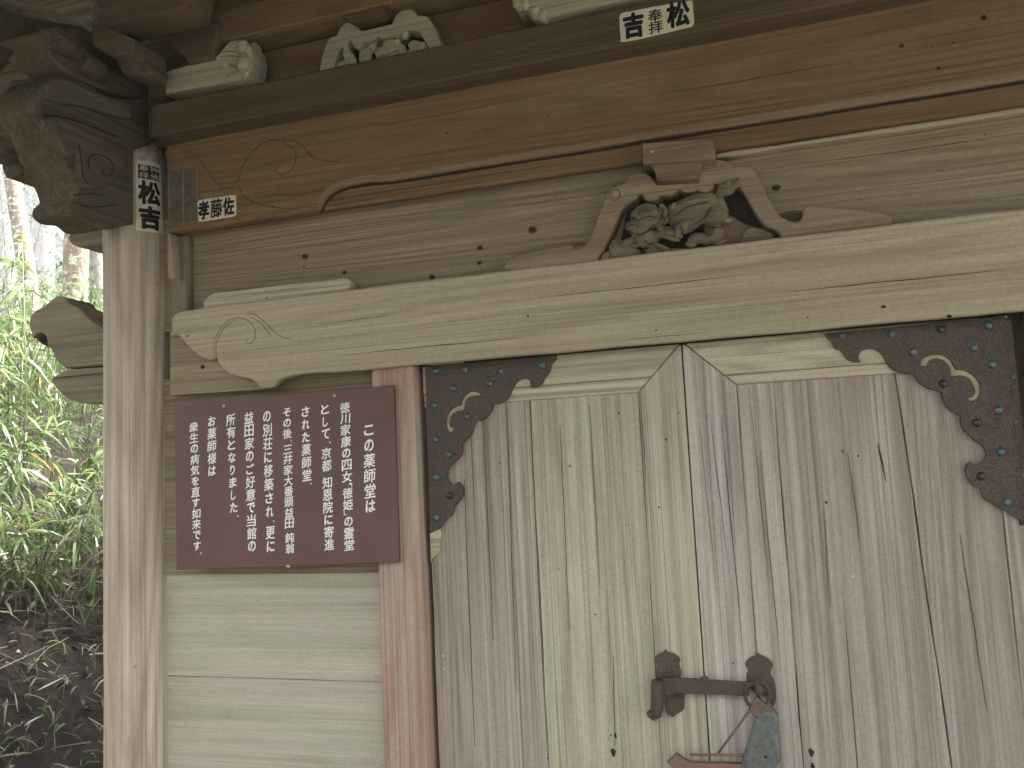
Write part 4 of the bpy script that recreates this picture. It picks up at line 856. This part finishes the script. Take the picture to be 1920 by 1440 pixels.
for px, py in ((310 + 437 / 4, 720 + 164 / 4), (310 + 1268 / 4, 720 + 86 / 4)):
    x, z = at(px, py, YS); bm = bmesh.new(); dome(bm, (x, YS + .0002, z), .0040, .0018, 12, 3); s_ = bm_obj('screw', bm, M_NAIL, sign, True)
    bm = bmesh.new(); dome(bm, (x, YS - .0017, z), .0014, .0004, 8, 2); bm_obj('screw_slot', bm, M_KNOT_SHADE, s_, True)
slab('cobweb_bits', P([(535, 1061), (541, 1065), (545, 1061), (541, 1059)], YS), YS - .001, .003, M_NAIL, sign, .0003)
# --- paper charms
def charm(label, corners, Y, items, thick=.0006, mat=None):
    """corners: photo pixels tl, tr, br, bl; items: (char, u, v, w, h, bold) in fractions of the sheet"""
    q = P(corners, Y); tl, tr, br, bl = [Vector((a, 0, b)) for a, b in q]
    t = thing('paper_charm', label, 'paper charm', ((bl.x + br.x) / 2, Y, (bl.z + br.z) / 2), 'paper votive charms pasted on the hall')
    n = 7; o = []
    for A, B in ((tl, tr), (tr, br), (br, bl), (bl, tl)):
        for i in range(n):
            p = A.lerp(B, (i + .25) / n); o.append((p.x + random.uniform(-.0006, .0006), p.z + random.uniform(-.0006, .0006)))
    slab('paper', o[::-1], Y, max(thick, .0014), mat or M_PAPER, t, .0002)
    sh_ = (tr - tl).normalized(); an = math.atan2(sh_.z, sh_.x)
    W_ = (tr - tl).length; H_ = (tl - bl).length
    bm = bmesh.new()
    for ch, u, v, ww, hh, bo in items:
        p = tl.lerp(tr, u).lerp(bl.lerp(br, u), v)
        add_glyph(bm, ch, p.x, p.z, ww * W_, hh * H_, lambda x, z, l: (x, Y - .0005 - l, z), bo, an)
    if bm.verts:
        bmesh.ops.recalc_face_normals(bm, faces=bm.faces[:]); bm_obj('lettering', bm, M_INK, t)
    else: bm.free()
    return t
charm('wide cream paper charm with three columns of black writing on the upper beam', [(1160.5, 25), (1298, -1), (1302, 49), (1164, 81)], YP - .0016,
      [('松', .80, .42, .31, .88, .042), ('吉', .19, .50, .29, .86, .050), ('奉', .49, .31, .20, .41, .016), ('拝', .49, .73, .20, .41, .016)])
charm('small cream paper charm with three bold characters near the beam end', [(370, 376), (441, 364.5), (442, 405), (372, 416)], YH - .004,
      [('佐', .82, .50, .30, .84, .044), ('藤', .50, .50, .32, .88, .024), ('孝', .16, .50, .30, .88, .042)], .004)
M_OLDE = plain('faded_paper_edge', (.235, .18, .125), .85, nscale=40, bump=.1)
fp = charm('faded blank double paper charm beside the pillar top', [(315, 316), (371.5, 306), (372, 417), (316, 425)], YH - .003, [], .0025, M_OLDE)
for c_ in ([(318, 320), (341, 316), (342, 418), (318, 422)], [(345, 315), (368, 311), (368, 414), (345, 418)]):
    q = P(c_, YH - .0035); slab('faded_sheet', q[::-1], YH - .0038, .0012, M_OLDP, fp, .0003)
# the tall charm follows the round of the pillar
tz0, tz1 = at(280, 427, -.06)[1], at(280, 290, -.06)[1]
def hit(px, py):
    r = ray(px, py); a = r[0] ** 2 + r[1] ** 2; ox, oy = -PX, -D - PY
    bb = ox * r[0] + oy * r[1]; c = ox * ox + oy * oy - (PR - .004) ** 2
    t = (-bb - math.sqrt(max(0, bb * bb - a * c))) / a; return math.atan2(r[0] * t - PX, -(r[1] * t - D - PY))
ta, tb = hit(254.5, 360), hit(302, 360); th0 = (ta + tb) / 2; pw = (tb - ta) * PR
def prad(z):
    for (r0, a), (r1, b) in zip(PROF, PROF[1:]):
        if a <= z <= b: return r0 + (r1 - r0) * (z - a) / (b - a)
    return PR
def onp(u, z, lift):
    r = prad(z) + lift; t = th0 + u / PR
    return (PX + r * math.sin(t), PY - r * math.cos(t), z)
tall = thing('paper_charm', 'tall cream paper charm with bold black writing on the pillar top', 'paper charm', onp(0, tz0, .001), 'paper votive charms pasted on the hall')
bm = bmesh.new(); nu, nv = 10, 16
gr = [[bm.verts.new(onp((i / nu - .5) * pw + .0006 * wob(j * 3, i), tz0 + (tz1 - tz0) * j / nv, .0016)) for i in range(nu + 1)] for j in range(nv + 1)]
for j in range(nv):
    for i in range(nu): bm.faces.new((gr[j][i], gr[j][i + 1], gr[j + 1][i + 1], gr[j + 1][i]))
bm_obj('paper', bm, M_PAPER, tall, True)
bm = bmesh.new(); HH = tz1 - tz0; f2 = lambda x, z, l=0: onp(x, z, .0024 + l)
add_glyph(bm, '松', 0, tz0 + HH * .545, pw * .84, HH * .34, f2, .045, sub=2)
add_glyph(bm, '吉', 0, tz0 + HH * .195, pw * .80, HH * .33, f2, .055, sub=2)
bmesh.ops.recalc_face_normals(bm, faces=bm.faces[:]); bm_obj('lettering', bm, M_INK, tall)
bm = bmesh.new(); f3 = lambda x, z, l=0: onp(x, z, .0030 + l)
g3 = [[bm.verts.new(f2((i / 8 - .5) * pw * .82, tz0 + HH * (.735 + .2 * j / 6))) for i in range(9)] for j in range(7)]
for j in range(6):
    for i in range(8): bm.faces.new((g3[j][i], g3[j][i + 1], g3[j + 1][i + 1], g3[j + 1][i]))
bm_obj('seal', bm, M_INK, tall)
bm = bmesh.new()
for ch, u, v in (('神', .2, .885), ('佛', .2, .785), ('奉', -.2, .885), ('拝', -.2, .785)):
    add_glyph(bm, ch, u * pw, tz0 + HH * v, pw * .35, HH * .085, f3, 0.0, sub=1)
bmesh.ops.recalc_face_normals(bm, faces=bm.faces[:]); bm_obj('seal_lettering', bm, M_PAPER, tall)
# ================================================================== GROUND, BANK, PLANTS, AIR
def smooth(a, b, x):
    t = max(0, min(1, (x - a) / (b - a))); return t * t * (3 - 2 * t)
def hill(x, y):
    dx = -2.45 - x
    if dx <= 0: h = 0.0
    elif dx < .86: h = 1.15 * (dx / .86) ** .7
    elif dx < 3.0: h = 1.15 + (dx - .86) * .42
    else: h = 2.05 + .9 * (1 - math.exp(-(dx - 3.0) * .2))
    h += .10 * math.sin(x * 1.7 + y * 1.1) * min(1, max(0, dx)) + .05 * math.sin(y * 3.1 - x * 2.3) * min(1, max(0, dx))
    return h + 40 * smooth(36, 84, -.72 * x + .69 * (y + 1.89))      # a wooded slope closes the view
M_SOIL = plain('dark_forest_soil', (.034, .025, .018), .95, nscale=9, bump=.9, bdist=.03, col2=(.015, .012, .009), detail=8)
M_GRAVEL = plain('damp_earth_and_gravel', (.115, .108, .094), .95, nscale=45, bump=.6, bdist=.01, col2=(.06, .056, .046), detail=6)
bm = bmesh.new(); bmesh.ops.create_grid(bm, x_segments=2, y_segments=2, size=92)
tag(bm_obj('ground', bm, M_GRAVEL), kind='structure')
bm = bmesh.new(); xs_ = [-2.42 - .12 * i for i in range(40)] + [-7.3 - 1.5 * i for i in range(56)]; ys_ = [-20 + 2 * i for i in range(9)] + [-3 + .2 * i for i in range(60)] + [9.5 + 1.8 * i for i in range(46)]
gr = [[bm.verts.new((x, y, hill(x, y) - .03 + .02 * random.random())) for y in ys_] for x in xs_]
for i in range(len(xs_) - 1):
    for j in range(len(ys_) - 1): bm.faces.new((gr[i][j], gr[i][j + 1], gr[i + 1][j + 1], gr[i + 1][j]))
bmesh.ops.recalc_face_normals(bm, faces=bm.faces[:])
hs_ = bm_obj('hillside', bm, M_SOIL, None, True); tag(hs_, kind='structure')
if hs_.data.polygons[0].normal.z < 0: hs_.data.flip_normals()

def leafmat(name, stops, trans=.35, rough=.38, spec=.5):
    m, n, b = newmat(name); q = NB(n)
    g = q.new('ShaderNodeNewGeometry'); c = q.ramp(g.outputs['Random Per Island'], stops)
    q.link(c, b.inputs['Base Color']); b.inputs['Roughness'].default_value = rough; b.inputs['Specular IOR Level'].default_value = spec
    tr = q.new('ShaderNodeBsdfTranslucent'); q.link(c, tr.inputs['Color'])
    mx = q.new('ShaderNodeMixShader'); mx.inputs[0].default_value = trans
    q.link(b.outputs[0], mx.inputs[1]); q.link(tr.outputs[0], mx.inputs[2])
    q.link(mx.outputs[0], n.nodes['Material Output'].inputs['Surface'])
    return m
M_BAM = leafmat('bamboo_leaf', [(0, (.040, .075, .022)), (.30, (.085, .14, .036)), (.62, (.135, .205, .075)), (.86, (.22, .275, .12)), (.94, (.36, .36, .24)), (1, (.38, .24, .09))], .4, .26)
M_STEM = plain('bamboo_stem', (.16, .15, .07), .5, nscale=30, bump=0)
M_DRY = leafmat('dry_leaf', [(0, (.045, .03, .02)), (.5, (.11, .078, .05)), (.78, (.26, .21, .15)), (1, (.50, .46, .39))], .1, .6, .3)
M_LEAF = leafmat('broad_leaf', [(0, (.04, .07, .03)), (.5, (.075, .12, .05)), (1, (.14, .18, .08))], .35, .45, .3)
def add_leaf(bm, p, d, L, wd, droop=.5, mi=0, fold=.18):
    d = d.normalized(); s_ = d.cross(Vector((0, 0, 1)))
    if s_.length < .05: s_ = Vector((1, 0, 0))
    s_.normalize(); s_ = (s_ + Vector((random.uniform(-.5, .5), random.uniform(-.5, .5), random.uniform(-.6, .6)))).normalized()
    prev = None
    for t, k in ((0, .12), (.28, .95), (.62, .72), (1, 0)):
        c = p + d * L * t + Vector((0, 0, -droop * L * t * t)); hw = wd / 2 * k
        if k == 0: cur = [bm.verts.new(c)]
        else: cur = [bm.verts.new(c - s_ * hw), bm.verts.new(c + s_ * hw)]
        if prev:
            f = bm.faces.new((prev[0], prev[1], cur[0])) if len(cur) == 1 else bm.faces.new((prev[0], prev[1], cur[1], cur[0]))
            f.material_index = mi
        prev = cur
def rv(zlo=-1, zhi=1): return Vector((random.uniform(-1, 1), random.uniform(-1, 1), random.uniform(zlo, zhi)))
# dwarf bamboo covering the bank
bm = bmesh.new(); random.seed(21)
uL = Vector((ray(95, 900)[0], ray(95, 900)[1])).normalized(); vL = Vector((-uL.y, uL.x))
def culm(x, y, H, nl, sc_=1.0):
    z = hill(x, y); lean = rv(0, 0) * .35 + Vector((.25, -.12, 0)); pts = []
    for i in range(5):
        t = i / 4; pts.append(Vector((x, y, z)) + Vector((lean.x * t * t, lean.y * t * t, t)) * H)
    b0 = len(bm.faces); add_tube(bm, pts, [.0038, .0034, .003, .0024, .0014], 4, False)
    bm.faces.ensure_lookup_table()
    for f in bm.faces[b0:]: f.material_index = 1
    for k in range(nl):
        t = random.uniform(.22, 1.0); i = min(3, int(t * 4)); p = pts[i].lerp(pts[i + 1], t * 4 - i)
        br = rv(-.2, .8).normalized() * random.uniform(.02, .22); p = p + br
        bd = rv(-.5, .5).normalized()
        for j in range(random.randint(3, 6)):
            d = (bd + rv(-.5, .6) * .75)
            add_leaf(bm, p, d, random.uniform(.08, .19) * sc_, random.uniform(.009, .018) * sc_, random.uniform(.1, .8))
for n_ in range(620):
    if n_ < 400:
        s_ = 4.1 + 5.8 * random.random() ** 1.25; v_ = random.uniform(-.09, .125) * s_ * 1.35 - .02 * s_
        x, y = uL.x * s_ + vL.x * v_, -D + uL.y * s_ + vL.y * v_
    else: x, y = -3.3 - 6.5 * random.random() ** 1.3, random.uniform(-3, 7)
    if x > -2.98: continue
    culm(x, y, random.uniform(.60, 1.12) * (1 if x < -3.6 else .5), random.randint(8, 12))
bam = bm_obj('bamboo_grass', bm, M_BAM); bam.data.materials.append(M_STEM); tag(bam, kind='stuff')
# dry leaves, twigs and roots lying on the cut bank
bm = bmesh.new(); random.seed(5)
for n_ in range(3600):
    s_ = random.uniform(3.0, 5.6); v_ = random.uniform(-.16, .17) * s_
    x, y = uL.x * s_ + vL.x * v_, -D + uL.y * s_ + vL.y * v_
    if n_ > 2300: x, y = random.uniform(-4.2, -2.4), random.uniform(-3, 5)
    if x > -2.3: continue
    p = Vector((x, y, hill(x, y) + random.uniform(.0, .05)))
    if random.random() < .80: add_leaf(bm, p, rv(-.3, .6), random.uniform(.03, .12), random.uniform(.006, .02), random.uniform(-.2, .6))
    elif random.random() < .5:
        d = rv(-.4, .4).normalized() * random.uniform(.08, .35); add_tube(bm, [p, p + d * .5 + Vector((0, 0, random.uniform(-.01, .03))), p + d], [.0026, .002, .001], 4, False)
    else: add_leaf(bm, p + Vector((0, 0, .03)), rv(.1, 1), random.uniform(.10, .22), .006, random.uniform(.4, 1.0))
tag(bm_obj('leaf_litter', bm, M_DRY), kind='stuff')
bm = bmesh.new()
for n_ in range(120):
    s_ = random.uniform(3.5, 5.0); v_ = random.uniform(-.13, .13) * s_
    x, y = uL.x * s_ + vL.x * v_, -D + uL.y * s_ + vL.y * v_
    if x > -2.6: continue
    p = Vector((x, y, hill(x, y)))
    for j in range(5): add_leaf(bm, p, rv(.1, 1), random.uniform(.06, .2), random.uniform(.006, .012), random.uniform(.3, 1.0))
tag(bm_obj('ground_ferns', bm, M_BAM), kind='stuff')

def bark(name, c1, c2, lich, amt):
    m, n, b = newmat(name); q = NB(n); pos, rnd, tc = q.rnd_pos()
    f = q.noise(q.vmath('MULTIPLY', pos, (26, 26, 7)), 1, 6, .65).outputs['Fac']
    l = q.noise(q.vmath('MULTIPLY', pos, (17, 17, 24)), 1, 4, .6).outputs['Fac']
    c = q.mix(q.ramp(f, [(.35, 0.), (.65, 1.)]), c1, c2)
    c = q.mix(q.math('MULTIPLY', q.ramp(l, [(.52, 0.), (.60, 1.)]), amt), c, lich)
    q.link(c, b.inputs['Base Color']); b.inputs['Roughness'].default_value = .9
    bp = q.new('ShaderNodeBump'); bp.inputs['Strength'].default_value = .9; bp.inputs['Distance'].default_value = .02
    q.link(q.math('ADD', f, l), bp.inputs['Height']); q.link(bp.outputs[0], b.inputs['Normal'])
    return m
B_LICH = bark('lichened_bark', (.16, .125, .085), (.30, .25, .18), (.62, .64, .55), .9)
B_MOSS = bark('mossy_bark', (.13, .10, .07), (.26, .21, .15), (.50, .54, .40), .8)
B_DARK = bark('cedar_bark', (.12, .105, .10), (.24, .205, .19), (.3, .3, .26), .3)
def tree(label, px, py, d, width_px, lean, H, mat, cat='tree', crown=(4, 120, .11), low=.55, spread=1.0, name='forest_tree', sag=0):
    """trunk passes through photo pixel (px, py) at horizontal distance d"""
    q = dist_pt(px, py, d); r = width_px / 2 / F * d * 1.02
    x0, y0 = q.x, q.y; zb = hill(x0, y0) - .2
    t = thing(name, label, cat, (x0, y0, zb)); lx = Vector((lean, 0, 1)); base = q - lx * (q.z - zb); pts = []; rad = []
    n = 16
    for i in range(n + 1):
        k = i / n; p = base + lx * (H * k); p.x += .05 * math.sin(k * 9 + px) * r * 8; p.y += .05 * math.sin(k * 7 + 2 * px) * r * 8
        pts.append(p); rad.append(r * (1.12 - .75 * k) * (1.35 if i == 0 else 1) * (1 + .05 * math.sin(i * 2.1)))
    bm = bmesh.new(); add_tube(bm, pts, rad, 14)
    tw = []
    for i in range(10):
        k = low + (1 - low) * random.random(); j = min(n - 1, int(k * n)); p = pts[j]
        dr_ = rv(.0, .7); dr_.normalize(); L = random.uniform(.7, 1.7) * spread
        e = p + dr_ * L; m_ = p.lerp(e, .5) + Vector((0, 0, .12 * L)); add_tube(bm, [p, m_, e], [rad[j] * .38, rad[j] * .2, .006], 6, False); tw += [m_, e]
    bmesh.ops.recalc_face_normals(bm, faces=bm.faces[:]); bm_obj('trunk', bm, mat, t, True)
    bm = bmesh.new()
    for c in tw:
        for i in range(crown[0]):
            cc = c + rv() * .55 * spread
            for j in range(max(4, crown[1] // (len(tw) * crown[0]) * 6)): add_leaf(bm, cc + rv() * .28 * spread, rv(-.8, .5), crown[2] * random.uniform(.6, 1.3), crown[2] * .45, .4)
    bm_obj('crown', bm, M_LEAF, t)
    return t
random.seed(33)
tree('leaning lichen-spotted tree trunk at the left edge above the bamboo', 38, 480, 7.6, 27, -.16, 6.8, B_LICH, low=.62)
tree('upright pale lichen-covered tree trunk just left of the hall pillar', 147, 500, 7.9, 40, .01, 6.6, B_MOSS, low=.66)
tree('dark straight cedar trunk fading into the mist behind the bamboo', 90, 480, 34, 36, .0, 25, B_DARK, crown=(4, 240, .22), low=.72, spread=1.9)
tree('slim brownish trunk half hidden by the hall pillar', 180, 470, 11, 22, -.04, 7.5, B_DARK, low=.7)
for i, (px, d, wp, lab) in enumerate(((20, 46, 18, 'thin grey trunk deep in the mist at the far left'), (128, 52, 20, 'faint misty trunk right of the dark cedar'), (62, 57, 13, 'palest trunk left of the dark cedar, almost lost in mist'), (-60, 50, 34, 'misty cedar trunk beyond the left edge of the bank'))):
    tree(lab, px, 480, d, wp, .0, 22, B_DARK, crown=(3, 160, .26), low=.6, spread=2.4)
def shrub(label, px, py, d, n, rad, L):
    c = dist_pt(px, py, d); zb = hill(c.x, c.y) - .05
    t = thing('leafy_shrub', label, 'shrub', (c.x, c.y, zb)); bm = bmesh.new(); b2 = bmesh.new()
    for k in range(7):
        e = c + rv(-.6, 1) * rad * .8; add_tube(b2, [Vector((c.x + random.uniform(-.1, .1), c.y + random.uniform(-.1, .1), zb)), Vector((c.x, c.y, zb)).lerp(e, .55) + rv(0, .2) * .15, e], [.014, .009, .003], 5, False)
        for i in range(n // 7):
            p = e + rv() * rad * .55; add_leaf(bm, p, rv(-.7, .6), L * random.uniform(.6, 1.3), L * .38, .4)
    bmesh.ops.recalc_face_normals(b2, faces=b2.faces[:])
    bm_obj('stems', b2, B_DARK, t, True); bm_obj('foliage', bm, M_LEAF, t)
shrub('pale green leafy shrub below the hall eaves at the far left', 20, 420, 14, 420, 1.1, .08)
shrub('misty shrub between the two lichened trunks', 110, 500, 17, 420, .9, .10)
shrub('light leafy shrub behind the bamboo at the left edge', 0, 575, 9.0, 420, .5, .06)
shrub('bushy shrub at the foot of the pale lichened trunk', 165, 570, 8.4, 420, .4, .06)
# the far wooded slope, one mass in the mist
random.seed(91); bm = bmesh.new()
for k in range(520):
    t_ = random.uniform(44, 84); o_ = random.uniform(-.42, .42) * t_ if k > 260 else random.uniform(-.1, .1) * t_
    x, y = uL.x * t_ + vL.x * o_, -D + uL.y * t_ + vL.y * o_; z = hill(x, y); H = random.uniform(4, 8)
    if z + H > 43 or abs(x) > 90 or abs(y) > 90: continue
    for i in range(46):
        f_ = random.random(); a_ = random.uniform(0, 6.28); q_ = (2.0 - 1.5 * f_) * math.sqrt(random.random())
        add_leaf(bm, Vector((x + math.cos(a_) * q_, y + math.sin(a_) * q_, z + H * f_)), Vector((math.cos(a_), math.sin(a_), random.uniform(-.8, .2))), random.uniform(.5, 1.1), random.uniform(.25, .6), .4)
tag(bm_obj('forest', bm, M_LEAF), kind='stuff')
# unseen wood behind the camera, added to block low sky light from the wall
random.seed(77); bm = bmesh.new()
for k in range(34):
    x, y = random.uniform(-17, 19), random.uniform(-19, -11); H = random.uniform(7, 10); r = random.uniform(.12, .28); n0 = len(bm.faces)
    add_tube(bm, [Vector((x, y, -.1)), Vector((x + random.uniform(-.3, .3), y, H * .5)), Vector((x + random.uniform(-.5, .5), y, H))], [r, r * .8, .03], 8, False)
    bm.faces.ensure_lookup_table()
    for f in bm.faces[n0:]: f.material_index = 1
    for i in range(230):
        t = random.uniform(.05, 1); c = Vector((x, y, H * t)); a = random.uniform(0, 6.28); q_ = (1.9 - 1.5 * t) * math.sqrt(random.random())
        add_leaf(bm, c + Vector((math.cos(a) * q_, math.sin(a) * q_, random.uniform(-.3, .3))), Vector((math.cos(a), math.sin(a), random.uniform(-.6, .3))), random.uniform(.35, .7), random.uniform(.2, .4), .4)
unseen_wood = bm_obj('forest', bm, M_LEAF); unseen_wood.data.materials.append(B_DARK); tag(unseen_wood, kind='stuff')
# a sprig of bamboo leaves standing clear of the rest
sp = thing('bamboo_sprig', 'bright yellow-green bamboo sprig in front of the leaning trunk', 'bamboo plant', tuple(Vector((dist_pt(40, 700, 4.6).x, dist_pt(40, 700, 4.6).y, hill(dist_pt(40, 700, 4.6).x, dist_pt(40, 700, 4.6).y)))))
M_BRIGHT = leafmat('young_bamboo_leaf', [(0, (.26, .34, .06)), (1, (.40, .44, .11))], .5, .35)
tp = dist_pt(42, 452, 4.6); bm = bmesh.new(); add_tube(bm, [Vector(sp.location), Vector(sp.location).lerp(tp, .5) + Vector((.03, 0, 0)), tp], [.004, .003, .0015], 5); bm_obj('stem', bm, M_STEM, sp, True)
bm = bmesh.new()
for px, py in ((15, 468), (74, 460), (36, 480), (28, 455), (60, 482), (50, 430)):
    e = dist_pt(px, py, 4.55); dv = e - tp; add_leaf(bm, tp, dv + Vector((0, 0, .03)), dv.length * 1.05, .017, .25)
bm_obj('leaves', bm, M_BRIGHT, sp)
# the mist in the wood
bm = bmesh.new(); add_box(bm, -96, 96, -96, 96, -1.0, 46.0)
hz = bpy.data.materials.new('mist'); hz.use_nodes = True; n = hz.node_tree
n.nodes.remove(n.nodes['Principled BSDF']); pv = n.nodes.new('ShaderNodeVolumePrincipled')
pv.inputs['Color'].default_value = (.74, .75, .80, 1); pv.inputs['Density'].default_value = 0.0055; pv.inputs['Anisotropy'].default_value = 0.0
n.links.new(pv.outputs[0], n.nodes['Material Output'].inputs['Volume'])
tag(bm_obj('haze', bm, hz), kind='stuff')
